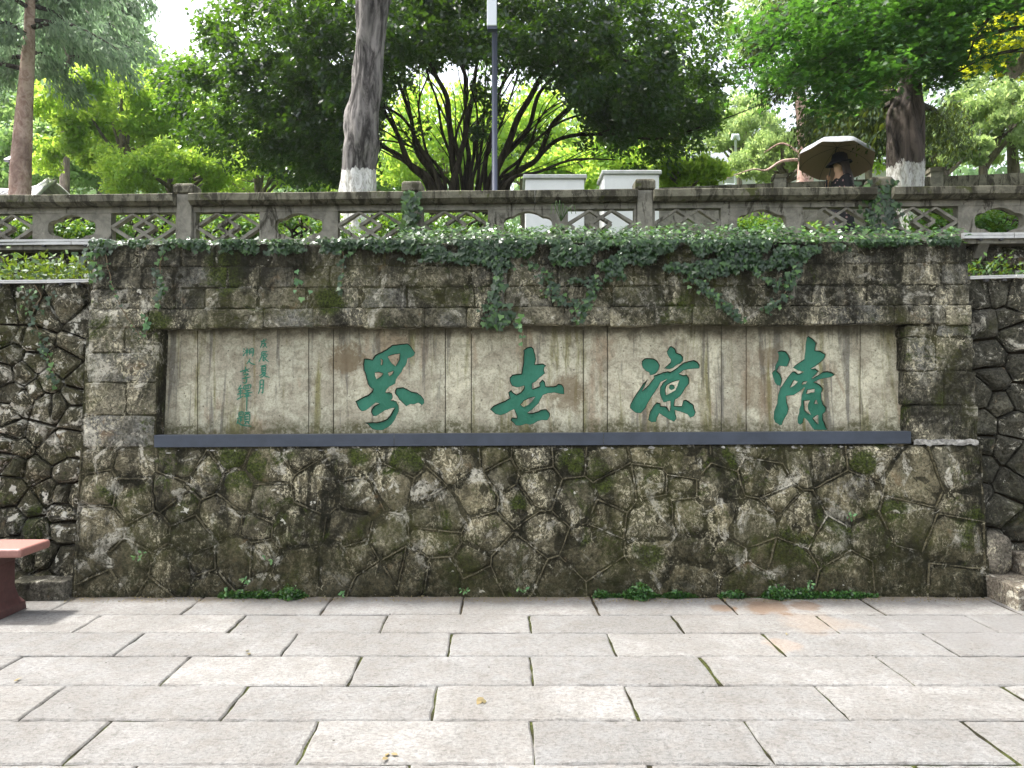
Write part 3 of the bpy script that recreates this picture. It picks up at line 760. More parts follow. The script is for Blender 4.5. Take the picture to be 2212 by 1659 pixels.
# small inscription on the left slab: brush strokes
def ribbon(pts, w0, w1, n=8):
    P = spline([(p[0], p[1], 0) for p in pts], max(n, 3*len(pts))); m_ = len(P); V = []; Fa = []
    for i, p in enumerate(P):
        d = P[min(i+1, m_-1)]-P[max(i-1, 0)]; d.normalize(); t = i/(m_-1)
        w = (w0+(w1-w0)*t)*(.75+.5*math.sin(math.pi*t)**.5)
        V += [(p.x-d.y*w, p.y+d.x*w), (p.x+d.y*w, p.y-d.x*w)]
    for i in range(m_-1): Fa.append((2*i, 2*i+1, 2*i+3, 2*i+2))
    return V, Fa
G = {
 'wu': [[(.15,.3),(.8,.22)], [(.3,.3),(.25,.6),(.08,.9)], [(.32,.52),(.6,.46)], [(.5,.05),(.58,.5),(.92,.92)], [(.8,.45),(.6,.7),(.35,.88)], [(.72,.05),(.82,.14)]],
 'chen': [[(.3,.12),(.85,.08)], [(.32,.12),(.3,.5),(.05,.95)], [(.4,.26),(.75,.23)], [(.3,.4),(.9,.35)], [(.48,.42),(.45,.85),(.6,.76)], [(.82,.45),(.62,.6)], [(.5,.5),(.7,.75),(.98,.95)]],
 'xia': [[(.15,.14),(.85,.02)], [(.3,.2),(.3,.62)], [(.3,.2),(.7,.17),(.68,.6)], [(.32,.34),(.66,.32)], [(.32,.47),(.66,.45)], [(.3,.6),(.68,.58)], [(.45,.6),(.25,.78),(.02,.85)], [(.35,.68),(.7,.66),(.4,.9),(.1,.98)], [(.4,.75),(.7,.88),(1.15,.98)]],
 'yue': [[(.35,.05),(.35,.6),(.08,1.05)], [(.35,.05),(.85,.02),(.8,.6),(.75,.98),(.55,.9)], [(.38,.34),(.78,.31)], [(.36,.62),(.76,.58)]],
 'xiang': [[(.06,.1),(.16,.2)], [(.02,.4),(.12,.48)], [(.02,.98),(.18,.62)], [(.22,.35),(.56,.28)], [(.4,.05),(.38,1.0)], [(.38,.4),(.22,.7)], [(.4,.42),(.54,.6)], [(.64,.2),(.62,.85)], [(.64,.2),(.98,.14),(.95,.8),(.85,1.05)], [(.66,.42),(.94,.38)], [(.65,.62),(.93,.58)]],
 'ren': [[(.45,.0),(.3,.4),(.02,.9)], [(.3,.42),(.6,.8),(1.05,.95)]],
 'li': [[(.0,.3),(.9,.12)], [(.55,.0),(.55,.4)], [(.5,.2),(.3,.42)], [(.6,.18),(.85,.3)], [(.3,.5),(.8,.42),(.55,.58)], [(.55,.55),(.62,.9),(.4,.98),(.25,.9)], [(.2,.72),(1.05,.6)]],
 'duo': [[(.3,.0),(.05,.22)], [(.1,.16),(.45,.12)], [(.12,.26),(.42,.22)], [(.02,.36),(.45,.3)], [(.25,.14),(.24,.46)], [(.0,.56),(.45,.42)], [(.5,.04),(.95,.0),(.92,.14)], [(.5,.04),(.5,.16),(.92,.13)], [(.64,.04),(.64,.15)], [(.78,.03),(.78,.14)], [(.55,.24),(.95,.2)], [(.45,.34),(1.1,.27)], [(.6,.36),(.66,.42)], [(.85,.33),(.76,.42)], [(.5,.46),(.98,.41)], [(.72,.2),(.7,.6),(.68,1.0)]],
 'ti': [[(.15,.05),(.15,.35)], [(.15,.05),(.45,.03),(.43,.33)], [(.17,.18),(.42,.16)], [(.15,.34),(.43,.32)], [(.0,.46),(.5,.4)], [(.26,.44),(.26,.75)], [(.28,.58),(.45,.56)], [(.12,.52),(.0,.85)], [(.05,.72),(.4,.92),(1.05,1.0)], [(.55,.08),(.98,.03)], [(.72,.08),(.66,.2)], [(.58,.2),(.58,.72)], [(.58,.2),(.92,.17),(.9,.7)], [(.6,.36),(.88,.34)], [(.6,.52),(.88,.5)], [(.58,.7),(.9,.67)], [(.66,.74),(.55,.88)], [(.8,.72),(.92,.84)]],
}
boxes = [('wu', 470, 130, 600, 300), ('chen', 450, 325, 620, 515), ('xia', 460, 545, 610, 755), ('yue', 440, 790, 545, 1000),
         ('xiang', 205, 280, 375, 415), ('ren', 262, 450, 395, 550), ('li', 160, 580, 325, 845), ('duo', 110, 865, 340, 1285), ('ti', 110, 1290, 330, 1520)]
for key, bx0, by0, bx1, by1 in boxes:
    V = []; Fa = []; kk = 0
    for st in G[key]:
        pts = []
        for (x, y) in st:
            u = 496.8+(bx0+x*(bx1-bx0))*.13672; v_ = 712.85+(by0+y*(by1-by0))*.13672
            pts.append(cm(u, v_))
        vv, ff = ribbon(pts, .0046, .0030)
        n = len(V); kk += 1
        V += [WP(p[0], p[1], HP+.0032+kk*.00018) for p in vv]; Fa += [tuple(i+n for i in q) for q in ff]
    mk("small_character", V, Fa, M['green'], slab_small)

# --- steel channel along the panel's foot
def chan_seg(u0, u1):
    def V_(u, v): return v-.005*(u-CX)
    out = []
    h = .012
    pts = []
    for u in (u0, u1):
        X, Zt = wxz(u, V_(u, 936), h); _, Zb = wxz(u, V_(u, 962.5), h)
        pts.append((X, Zt, Zb))
    (Xa, ta, ba), (Xb, tb, bb) = pts
    prof = lambda X, t, b_: [(X, D0+B0*b_-h, b_), (X, D0+B0*b_-h, t), (X, D0+B0*b_+.060, t), (X, D0+B0*b_+.060, t-.004), (X, D0+B0*b_-h+.004, t-.004), (X, D0+B0*b_-h+.004, b_+.004), (X, D0+B0*b_+.060, b_+.004), (X, D0+B0*b_+.060, b_)]
    A = prof(Xa, ta, ba); B_ = prof(Xb, tb, bb); n = 8
    v = A+B_; f = [(i, (i+1) % n, n+(i+1) % n, n+i) for i in range(n)]+[tuple(reversed(range(n))), tuple(range(n, 2*n))]
    return v, f
ch = thing("steel_channel", WP(0, 1.13, .0), "long slate blue steel channel along the foot of the carved panel", "light trough")
for a, b_ in ((333.5, 851.2), (851.8, 1303), (1303.6, 1967)):
    bevel(mk("channel_section", *chan_seg(a, b_), M['steel'], ch), .0015)

parts = []
for _ in range(60):
    u = 345+RS.rand()*1620; v = 969-.005*(u-CX)+RS.rand()**2*9; X, Z = wxz(u, v, .012); w = .003+RS.rand()**3*.020; hgt = .002+RS.rand()**2*.008
    vv, ff = tube([WP(X, Z, -.01), WP(X, Z, .004), WP(X, Z, .008)], [w, w*.9, w*.35], 9, True, lambda t, p, s_: 1+.45*noise.noise(Vector((math.cos(t)*2, math.sin(t)*2, u))))
    vv = [((p[0]-X)*1.3+X, p[1], (p[2]-Z)*hgt/w*1.4+Z) for p in vv]
    parts.append((vv, ff))
v, f = join(parts); mk("cement_crumbs", v, f, M['cement'], wall)["kind"] = "stuff"

# --- side walls of dry rubble, set back a little
def side_wall(name, label, pts, xo, xi, DD, bb, ztop, mat, xfar, sideN):
    t = thing(name, ((xo+xi)/2, DD+.2, 0), label, "wall")
    sd_ = [wxz(u, v, 0, DD, bb) for u, v in pts]
    lo, hi = min(xi, xfar), max(xi, xfar)
    # go on beyond the frame
    xs_lim = min(s[0] for s in sd_) if xfar < xi else max(s[0] for s in sd_)
    r_ = random.Random(5); z = .12; 
    while z < ztop:
        x = xs_lim+(.25 if xfar > xi else -.25)
        while (x > lo if xfar < xi else x < hi):
            sd_.append((x+r_.uniform(-.06, .06), z+r_.uniform(-.05, .05))); x += (.27 if xfar > xi else -.27)
        z += .21
    reg = [(lo, ztop), (hi, ztop), (hi, -.02), (lo, -.02)]
    wt_ = [r_.uniform(0, .008) for _ in sd_]
    for i, c in enumerate(voronoi(sd_, reg, .009, .002, wt_)):
        if c: stone_obj(c, t, mat, r_.choice((.004, .014, .028, .05)), .14, .045, 900+i+(300 if xfar > 0 else 0), DD, bb, .085, .05, facet=True)
    v, f = ybox(lo+.003, hi-.003, -.05, ztop-.02, -.06, 6.9)
    v = [WP(p[0], p[2], -.06, DD, bb) if k < 4 else p for k, p in enumerate(v)]
    mk("wall_core", v, f, M['soil'], t)
    return t
lp = [(30,230),(110,210),(210,250),(310,200),(390,290),(20,350),(90,365),(165,375),(345,400),(50,440),(150,470),(300,480),(20,530),(100,520),(230,570),(370,560),(50,620),(105,660),(160,610),(275,680),(345,640),(30,720),(205,690),(345,725),(60,800),(165,815),(320,850),(240,890),(30,870),(100,880),(20,930),(60,960),(165,980),(300,1000),(40,1080),(215,1095),(290,1110),(150,1150),(350,1120),(50,1240),(160,1270),(290,1180),(290,1260),(120,1410),(200,1400),(290,1440),(60,1340),(60,1490),(220,1520)]
lp = [(a*.4557, 567+b*.4557) for a, b in lp]
rp = [(90,290),(165,280),(240,300),(110,420),(210,410),(140,560),(240,480),(250,600),(155,655),(90,730),(180,770),(245,740),(105,850),(220,850),(200,960),(110,940),(260,1010),(105,1040),(210,1100),(170,1220),(250,1300),(150,1370),(170,1440),(260,1430),(90,1150),(120,1520)]
rp = [(2073.8+a*.5046, 486+b*.5046) for a, b in rp]
DL, DR = D0+.10, D0+.12
zl = wxz(80, 609, 0, DL, B0)[1]; zr_ = wxz(2170, 600, 0, DR, B0)[1]
side_wall("dry_stone_wall", "pale lichen spotted dry stone wall left of the carved panel wall behind the red bench", lp, -3.2, -3.205, DL, B0, zl, M['side_left'], -6.0, -1)
side_wall("dry_stone_wall", "dark dry stone wall right of the carved panel wall above the stone steps", rp, 3.4, 3.45, DR, B0, zr_, M['side_right'], 6.2, 1)

# ------------------------------------------------------------------ stone steps, boulder and bench at the sides
def hewn(name, x0, x1, y0, y1, z0, z1, mat, parent, seed=0, amp=.008, div=6):
    bm = bmesh.new(); bmesh.ops.create_cube(bm, size=1)
    for v in bm.verts: v.co = Vector(((x0+x1)/2+v.co.x*(x1-x0), (y0+y1)/2+v.co.y*(y1-y0), (z0+z1)/2+v.co.z*(z1-z0)))
    bmesh.ops.subdivide_edges(bm, edges=bm.edges[:], cuts=div, use_grid_fill=True)
    for v in bm.verts:
        n = noise.noise_vector(v.co*7+Vector((seed, 0, 0))); v.co += n*amp
    off = wloc(parent) if parent else Vector((0, 0, 0))
    for v in bm.verts: v.co -= off
    me = bpy.data.meshes.new(name); bm.to_mesh(me); bm.free(); me.materials.append(mat)
    for p in me.polygons: p.use_smooth = True
    o = link(name, me, parent); bevel(o, .008, 2); return o
M['step'] = stone_mat("step_stone", (.50, .43, .33), (.44, .38, .30), grime=.2, moss=.15, lichen=.1, flakes=.3)
M['boulder'] = stone_mat("pale_boulder", (.36, .32, .25), (.34, .30, .24), grime=.35, moss=.3, lichen=.25, flakes=.6)
M['slabstone'] = stone_mat("dark_kerb_stone", (.15, .14, .11), (.15, .14, .11), grime=.4, moss=.4, lichen=.1, flakes=.1)
stp = thing("stone_steps", (4.1, 5.4, 0), "worn tan stone steps at the right end of the carved wall", "steps")
hewn("tread", 3.46, 5.6, 5.06, 5.62, -.02, .155, M['step'], stp, 1)
hewn("tread", 3.72, 5.6, 5.30, 5.75, .158, .31, M['step'], stp, 5)
def rock(name, c, r, mat, seed, parent=None, label=None, cat=None):
    bm = bmesh.new(); bmesh.ops.create_icosphere(bm, subdivisions=3, radius=1)
    for v in bm.verts:
        d = v.co.copy(); k = 1+.35*noise.noise(d*1.3+Vector((seed, 0, 0)))+.12*noise.noise(d*4+Vector((0, seed, 0)))
        d = Vector((math.copysign(abs(d.x)**.75, d.x), math.copysign(abs(d.y)**.75, d.y), math.copysign(abs(d.z)**.75, d.z)))
        v.co = Vector((d.x*r[0], d.y*r[1], d.z*r[2]))*k
    me = bpy.data.meshes.new(name); bm.to_mesh(me); bm.free(); me.materials.append(mat)
    for p in me.polygons: p.use_smooth = True
    o = link(name, me, parent, c); 
    if label: props(o, label, cat)
    return o
rock("boulder", (3.56, 5.50, .30), (.12, .10, .15), M['boulder'], 4, None, "pale rough boulder wedged between the carved wall and the stone steps", "stone")
hewn("kerb_stone", -3.60, -3.21, 5.30, 5.50, -.02, .135, M['slabstone'], None, 9, .014)
props(bpy.data.objects["kerb_stone"], "long low grey stone on the paving at the foot of the left dry wall", "stone")

bench = thing("stone_bench", (-3.75, 4.98, 0), "polished red stone bench at the left edge in front of the dry wall", "bench")
v, f = boxvf(-4.55, -3.20, 4.82, 5.14, .415, .475); bevel(mk("seat", v, f, M['bench'], bench), .016, 3)
for (xa, xb) in ((-3.92, -3.42), (-4.5, -4.2)):
    V = []; prof = [(0, .06), (.05, .055), (.09, .02), (.16, .0), (.34, .0), (.415, .03)]
    for z, e in prof: V += [(xa-e, 4.86-e*.5, z), (xb+e, 4.86-e*.5, z), (xb+e, 5.10+e*.5, z), (xa-e, 5.10+e*.5, z)]
    Fa = [(0, 3, 2, 1), tuple(len(V)-4+k for k in range(4))]
    for r_ in range(len(prof)-1):
        for k in range(4): Fa.append((r_*4+k, r_*4+(k+1) % 4, (r_+1)*4+(k+1) % 4, (r_+1)*4+k))
    bevel(mk("leg", V, Fa, M['benchleg'], bench), .006, 2)

# ------------------------------------------------------------------ planting ledges and terrace edge
o = grid_struct("planting_bed", -3.2, 3.45, 40, 5.64, 7.1, 8, lambda x, y: 2.60+.03*noise.noise(Vector((x*3, y*3, 0))), M['soil'])
o = grid_struct("planting_bed", -6.1, -3.2, 20, DL+B0*zl-.02, 7.0, 8, lambda x, y: zl-.01+.03*noise.noise(Vector((x*3, y*3, 0)))+max(0, y-5.8)*.16, M['soil'])
o = grid_struct("planting_bed", 3.45, 6.3, 20, DR+B0*zr_-.02, 6.95, 8, lambda x, y: zr_-.01+.03*noise.noise(Vector((x*3, y*3, 0)))+max(0, y-5.8)*.16, M['soil'])
ret = thing("terrace_wall", (0, 7.1, 2.2), "dark retaining wall under the concrete balustrade above both dry walls", "wall")
M['retain'] = stone_mat("terrace_wall_stone", (.12, .11, .08), (.15, .13, .10), grime=.5, moss=.5, lichen=.05, flakes=.3)
BL, BR = at(0, 520, 7.35), at(2212, 520, 7.0)          # plan line of the balustrade's front face
def bline(s, off=0.0):
    """s metres along from u=0; off = distance towards the camera"""
    d = Vector((BR.x-BL.x, BR.y-BL.y, 0)).normalized(); n = Vector((d.y, -d.x, 0))
    return Vector((BL.x, BL.y, 0))+d*s+n*off
def s_of(u):
    d = Vector((BR.x-BL.x, BR.y-BL.y)).normalized(); k = (u-CX)/F
    # BL.x+d.x*s = k*(BL.y+d.y*s)
    return (k*BL.y-BL.x)/(d.x-k*d.y)
ZB, ZT = 2.955, 3.405
def bbox(s0, s1, o0, o1, z0, z1):
    """box along the balustrade line, o = offset towards camera (front) / away"""
    a, b_ = bline(s0, o0), bline(s1, o0); c, d = bline(s1, o1), bline(s0, o1)
    v = [(a.x, a.y, z0), (b_.x, b_.y, z0), (c.x, c.y, z0), (d.x, d.y, z0), (a.x, a.y, z1), (b_.x, b_.y, z1), (c.x, c.y, z1), (d.x, d.y, z1)]
    return v, [(0,3,2,1),(4,5,6,7),(0,1,5,4),(1,2,6,5),(2,3,7,6),(3,0,4,7)]
S0, S1 = -2.5, 12.5
# rough stones of the terrace wall, seen at both sides
rr = random.Random(21)
for (sa, sb) in ((-1.2, 2.0), (8.6, 11.5)):
    sds = []
    z = 2.42
    while z < 2.85:
        s = sa+.1
        while s < sb: sds.append((s+rr.uniform(-.05, .05), z+rr.uniform(-.03, .03))); s += .24
        z += .15
    for c in voronoi(sds, [(sa, 2.86), (sb, 2.86), (sb, 2.3), (sa, 2.3)], .008):
        if not c: continue
        V = []; cx = sum(p[0] for p in c)/len(c); cz = sum(p[1] for p in c)/len(c); n = len(c); Fa = []
        bul = rr.uniform(.0, .03)
        for sc_, of in ((1, -.1), (1, .0), (.7, .02+bul)):
            for p in c:
                q = bline(cx+(p[0]-cx)*sc_, -.05+of); V.append((q.x, q.y, cz+(p[1]-cz)*sc_))
        for r_ in range(2):
            for k in range(n): Fa.append((r_*n+k, r_*n+(k+1) % n, (r_+1)*n+(k+1) % n, (r_+1)*n+k))
        Fa.append(tuple(2*n+k for k in range(n)))
        mk("stone", V, Fa, M['retain'], ret)
mk("wall_core", *bbox(S0, S1, -.07, -.5, 1.9, 2.86), M['retain'], ret)
terr = mk("terrace", *bbox(-30, 40, -.52, -6.5, 2.7, 2.945), M['grassy']); terr["kind"] = "structure"

bal = thing("balustrade", tuple(bline(5, -.1))[:2]+(2.86,), "mossy concrete balustrade with lattice and oval openings along the terrace edge above the wall", "balustrade")
mk("base_slab", *bbox(S0, S1, .10, -.30, 2.862, ZB-.005), M['conc'], bal)
for s in (s_of(305), s_of(-230), s_of(2085+30), s_of(800)):
    q = []
    for z, of in ((2.861, .085), (2.861, -.065), (2.70, -.065), (2.745, .0)): q.append((z, of))
    V = []
    for ds in (-.05, .05):
        for z, of in q: p = bline(s+ds, of); V.append((p.x, p.y, z))
    mk("bracket", V, [(0,1,2,3),(7,6,5,4),(0,4,5,1),(1,5,6,2),(2,6,7,3),(3,7,4,0)], M['conc'], bal)
posts_u = [-94, 398, 890, 1393, 1905, 2425]
PS = [s_of(u) for u in posts_u]
proto_post = proto_cap = None
TH = .0
ang = math.atan2((BR-BL).y, (BR-BL).x)
for i, s in enumerate(PS):
    c = bline(s, -.075)
    if proto_post is None:
        bm_ = boxvf(-.075, .075, -.085, .085, 0, .46)
        me = bpy.data.meshes.new("post"); me.from_pydata(bm_[0], [], bm_[1]); me.materials.append(M['conc'])
        mc = bpy.data.meshes.new("cap")
        V = []; prof = [(.06, .0), (.098, .012), (.098, .085), (.085, .105), (.04, .115)]
        for e, z in prof: V += [(-e, -e, z), (e, -e, z), (e, e, z), (-e, e, z)]
        Fa = [(0, 3, 2, 1), tuple(16+k for k in range(4))]
        for r_ in range(4):
            for k in range(4): Fa.append((r_*4+k, r_*4+(k+1) % 4, (r_+1)*4+(k+1) % 4, (r_+1)*4+k))
        mc.from_pydata(V, [], Fa); mc.materials.append(M['concdark'])
        proto_post, proto_cap = me, mc
    o = link("post", proto_post, bal, Vector((c.x, c.y, ZB))-bal.location); o.rotation_euler.z = ang+(.02 if i % 2 else -.01); bevel(o, .008)
    k = link("cap", proto_cap, o, (0, 0, .461)); bevel(k, .006)
# handrail pieces and sub-beam, panels per bay
def frame_panel(s0, s1, z0, z1, opening, name, yo=-.03, th=.09, parent=bal):
    """solid slab from s0..s1 with one opening (list of (s,z))"""
    polys = [[(s0, z0), (s1, z0), (s1, z1), (s0, z1)], opening]
    v, f = fill2d(polys, th/2); V = []
    for p in v:
        q = bline(p[0], yo-th/2+p[2]); V.append((q.x, q.y, p[1]))
    return mk(name, V, f, M['conc'], parent)
def cartouche(cs, cz, w, h):
    pts = []
    a, b_ = w/2, h/2
    def arc(x0, y0, x1, y1, bx, by, n=8):
        for i in range(n): 
            t = i/n; mx, my = (x0+x1)/2+bx, (y0+y1)/2+by
            pts.append(((1-t)**2*x0+2*t*(1-t)*mx+t*t*x1, (1-t)**2*y0+2*t*(1-t)*my+t*t*y1))
    arc(-a*.62, b_*.62, a*.62, b_*.62, 0, b_*.85, 12)
    arc(a*.62, b_*.62, a, 0, a*.22, b_*.34)
    arc(a, 0, a*.62, -b_*.62, a*.22, -b_*.34)
    arc(a*.62, -b_*.62, -a*.62, -b_*.62, 0, -b_*.85, 12)
    arc(-a*.62, -b_*.62, -a, 0, -a*.22, -b_*.34)
    arc(-a, 0, -a*.62, b_*.62, -a*.22, b_*.34)
    return [(cs+x, cz+z) for x, z in pts]
ZR0 = 3.30; ZS0 = 3.245     # underside of handrail / of sub-beam
for i in range(len(PS)-1):
    a, b_ = PS[i]+.077, PS[i+1]-.077; L = b_-a
    w = rr.uniform(-.003, .003)
    # handrail in two lengths with a chamfered underside
    cuts = [a-.001, a+L*rr.uniform(.42, .6), b_+.001]
    for k in range(2):
        s0, s1 = cuts[k]+.001, cuts[k+1]-.001
        prof = [(.035, ZR0), (.085, ZR0+.035), (.085, ZT-.006), (.077, ZT), (-.215, ZT), (-.222, ZT-.006), (-.222, ZR0+.035), (-.17, ZR0)]
        V = []; nseg = 10
        for j in range(nseg+1):
            s = s0+(s1-s0)*j/nseg
            for of, z in prof:
                q = bline(s, of); V.append((q.x, q.y, z+w+.004*noise.noise(Vector((s*3, of*10, z*5)))))
        n = len(prof); Fa = [tuple(reversed(range(n))), tuple(nseg*n+k_ for k_ in range(n))]
        for j in range(nseg):
            for k_ in range(n): Fa.append((j*n+k_, j*n+(k_+1) % n, (j+1)*n+(k_+1) % n, (j+1)*n+k_))
        mk("handrail", V, Fa, M['concdark'], bal)
    mk("beam", *bbox(a+.002, b_-.002, -.025, -.13, ZS0, ZR0-.001), M['conc'], bal)
    # divisions: lattice | oval | lattice
    x1, x2 = a+L*.405, a+L*.60+L*.0
    xs = [a+.002, a+L*.325, a+L*.675, b_-.002]
    cmid = (xs[1]+xs[2])/2; zm = (ZB+ZS0)/2
    frame_panel(xs[1], xs[2], ZB-.004, ZS0-.001, cartouche(cmid, zm, L*.225, .245), "oval_panel")
    for (la, lb) in ((xs[0], xs[1]), (xs[2], xs[3])):
        fr = .022
        lat = mk("lattice_panel", *join([bbox(la, la+fr, -.03, -.12, ZB-.004, ZS0-.001), bbox(lb-fr, lb, -.03, -.12, ZB-.004, ZS0-.001),
                  bbox(la+fr+.0005, lb-fr-.0005, -.03, -.12, ZB-.004, ZB+.012)]), M['conc'], bal)
        W = lb-la-2*fr; H = ZS0-ZB-.014; zb = ZB+.012; sl = la+fr
        dia = [((0, .5), (.33, 1)), ((.33, 1), (.66, .5)), ((.66, .5), (.33, 0)), ((.33, 0), (0, .5)), ((.34, .5), (.67, 1)), ((.67, 1), (1, .5)), ((1, .5), (.67, 0)), ((.67, 0), (.34, .5))]
        for di, ((p0, q0), (p1, q1)) in enumerate(dia):
            A = (sl+p0*W, zb+q0*H); B_ = (sl+p1*W, zb+q1*H); LL = math.hypot(B_[0]-A[0], B_[1]-A[1]); nx_, nz_ = -(B_[1]-A[1])/LL*.016, (B_[0]-A[0])/LL*.016
            fo = -.036-.0015*(di % 4)
            V = []
            for of in (fo, fo-.07):
                for (s, z) in ((A[0]+nx_, A[1]+nz_), (B_[0]+nx_, B_[1]+nz_), (B_[0]-nx_, B_[1]-nz_), (A[0]-nx_, A[1]-nz_)):
                    q = bline(min(max(s, la+.004), lb-.004), of); V.append((q.x, q.y, min(max(z, ZB), ZS0-.002)))
            mk("bar", V, [(0,1,2,3),(7,6,5,4),(0,4,5,1),(1,5,6,2),(2,6,7,3),(3,7,4,0)], M['conc'], lat)

# light strips (white aluminium profiles clipped on)
def strip(name, pts, hgt, label):
    """pts: list of world points along the strip"""
    t = thing(name, pts[0], label, "light strip", "aluminium light strips clipped along the ledges")
    for i in range(len(pts)-1):
        a, b_ = Vector(pts[i]), Vector(pts[i+1]); d = (b_-a).normalized(); n = Vector((d.y, -d.x, 0)).normalized(); up = Vector((0, 0, 1))
        a = a+d*.003; b_ = b_-d*.003
        prof = [(0, 0), (.028, 0), (.028, hgt*.42), (.022, hgt*.5), (.028, hgt*.58), (.028, hgt), (0, hgt)]
        V = [tuple(p+n*o_+up*z) for p in (a, b_) for o_, z in prof]; m_ = len(prof)
        Fa = [tuple(reversed(range(m_))), tuple(range(m_, 2*m_))]+[(k, (k+1) % m_, m_+(k+1) % m_, m_+k) for k in range(m_)]
        mk("profile", V, Fa, M['alu'], t)
        V, Fa = [], []
        for s in (.35, .75):
            p = a+(b_-a)*s; x = p+n*.02
            mk("clip", *boxvf(x.x-.012, x.x+.012, x.y-.02, x.y+.012, x.z-.022, x.z-.002), M['alud'], t)
    return t
def bp(u, v_z, of=.105): q = bline(s_of(u), of); return (q.x, q.y, v_z)
strip("light_strip", [bp(-420, 2.905), bp(-60, 2.905), bp(172, 2.905), bp(258, 2.902)], .052, "pale light strip along the balustrade base at the upper left above the ferns")
strip("light_strip", [bp(2062, 2.905), bp(2172, 2.905), bp(2560, 2.906)], .052, "pale light strip along the balustrade base at the upper right")
def sp(u, v, D): X, Z = wxz(u, v, .02, D, B0); return (X, D+B0*Z-.02, Z)
strip("light_strip", [sp(-300, 615, DL), sp(105, 612, DL), sp(197, 610, DL)], .024, "thin white light strip on top of the left dry wall")
strip("light_strip", [sp(2090, 604, DR), sp(2190, 601, DR), sp(2500, 592, DR)], .024, "thin white light strip on top of the right dry wall")

# ------------------------------------------------------------------ far balustrade on the other side of the terrace path
FA, FB = at(1240, 416, 11.9), at(2330, 372, 10.7)
fdir = (FB-FA); flen = math.hypot(fdir.x, fdir.y)
far = thing("far_balustrade", tuple(FA)[:2]+(2.94,), "second stone balustrade across the path behind the woman, with square posts and small openings", "balustrade")
def fb(t0, t1, o0, o1, z0a, z1a):
    """t in metres; z relative to the rail top line (negative down)"""
    d = Vector((fdir.x, fdir.y, 0)).normalized(); n = Vector((d.y, -d.x, 0)); V = []
    def P_(t, o_, z): 
        b_ = Vector((FA.x, FA.y, 0))+d*t+n*o_; return (b_.x, b_.y, FA.z+(FB.z-FA.z)*t/flen+z)
    for z in (z0a, z1a):
        V += [P_(t0, o0, z), P_(t1, o0, z), P_(t1, o1, z), P_(t0, o1, z)]
    return V, [(0,3,2,1),(4,5,6,7),(0,1,5,4),(1,2,6,5),(2,3,7,6),(3,0,4,7)]
def tof(u): return (u-1240)/(2330-1240)*flen*((FA.y)/(FA.y+(FB.y-FA.y)*(u-1240)/1090))**0 
Lq = flen
ft = [0, 3.15, 5.36, 7.2]
for i in range(len(ft)-1):
    mk("handrail", *fb(ft[i]+.09, ft[i+1]-.09, .09, -.09, -.17, 0), M['concdark'], far)
    mk("plinth", *fb(ft[i]+.09, ft[i+1]-.09, .06, -.06, -1.75, -.30), M['conc'], far)
    s = ft[i]+.16
    while s < ft[i+1]-.2:
        mk("baluster", *fb(s, s+.10, .05, -.05, -.299, -.171), M['conc'], far); s += .19
for s in ft:
    k = mk("post", *fb(s-.085, s+.085, .10, -.10, -1.75, .07), M['conc'], far); mk("cap", *fb(s-.10, s+.10, .115, -.115, .071, .13), M['concdark'], k)

# ------------------------------------------------------------------ white boxes, lamp post
def cabinet(u0, u1, vt, Y, dep, label, studs=False):
    a, b_ = at(u0, vt, Y), at(u1, vt, Y)
    t = thing("utility_box", ((a.x+b_.x)/2, Y+dep/2, 2.946), label, "utility box", "white utility boxes behind the balustrade")
    ov = .03; lt = .05
    bevel(mk("body", *boxvf(a.x+ov, b_.x-ov, Y+ov, Y+dep-ov, 2.946, a.z-lt-.001), M['white'], t), .006)
    bevel(mk("lid", *boxvf(a.x, b_.x, Y, Y+dep, a.z-lt, a.z), M['whitelid' if not studs else 'white'], t), .008)
    mk("door", *boxvf(a.x+ov+.04, b_.x-ov-.04, Y+ov-.004, Y+ov-.0005, 3.0, a.z-lt-.05), M['white'], t)
    if studs:
        for u in (u0+6, u1-6):
            p = at(u, vt+8, Y-.002); mk("bolt", *tube([(p.x, p.y, p.z), (p.x, p.y-.008, p.z)], [.008, .008], 8), M['alud'], t)
cabinet(1130, 1268, 376, 8.8, .55, "white utility box with a grey overhanging lid, right beside the dark lamp post")
cabinet(1300, 1430, 367, 9.3, .55, "taller white utility box with bolted top, behind the balustrade post")
lp_ = thing("lamp_post", at(1068.5, 420, 8.5).xy.to_3d()+Vector((0, 0, 2.946)), "slender dark blue lamp post carrying a long white light box, rising behind the balustrade", "lamp post")
px_ = at(1068.5, 0, 8.5).x
mk("pole", *tube([(px_, 8.5, 2.946), (px_, 8.5, 6.6)], [.034, .031], 16), M['pole'], lp_, True)
mk("base_plate", *tube([(px_, 8.5, 2.946), (px_, 8.5, 2.97)], [.09, .09], 16), M['pole'], lp_)
q = at(1052.5, 64, 8.46); q2 = at(1073, 64, 8.46)
bevel(mk("light_box", *boxvf(q.x, q2.x, 8.36, 8.462, q.z, q.z+.75), M['lamp_white'], lp_), .006)
bevel(mk("light_box_foot", *boxvf(q.x+.004, q2.x+.004, 8.37, 8.460, q.z-.035, q.z-.001), M['pole'], lp_), .004)

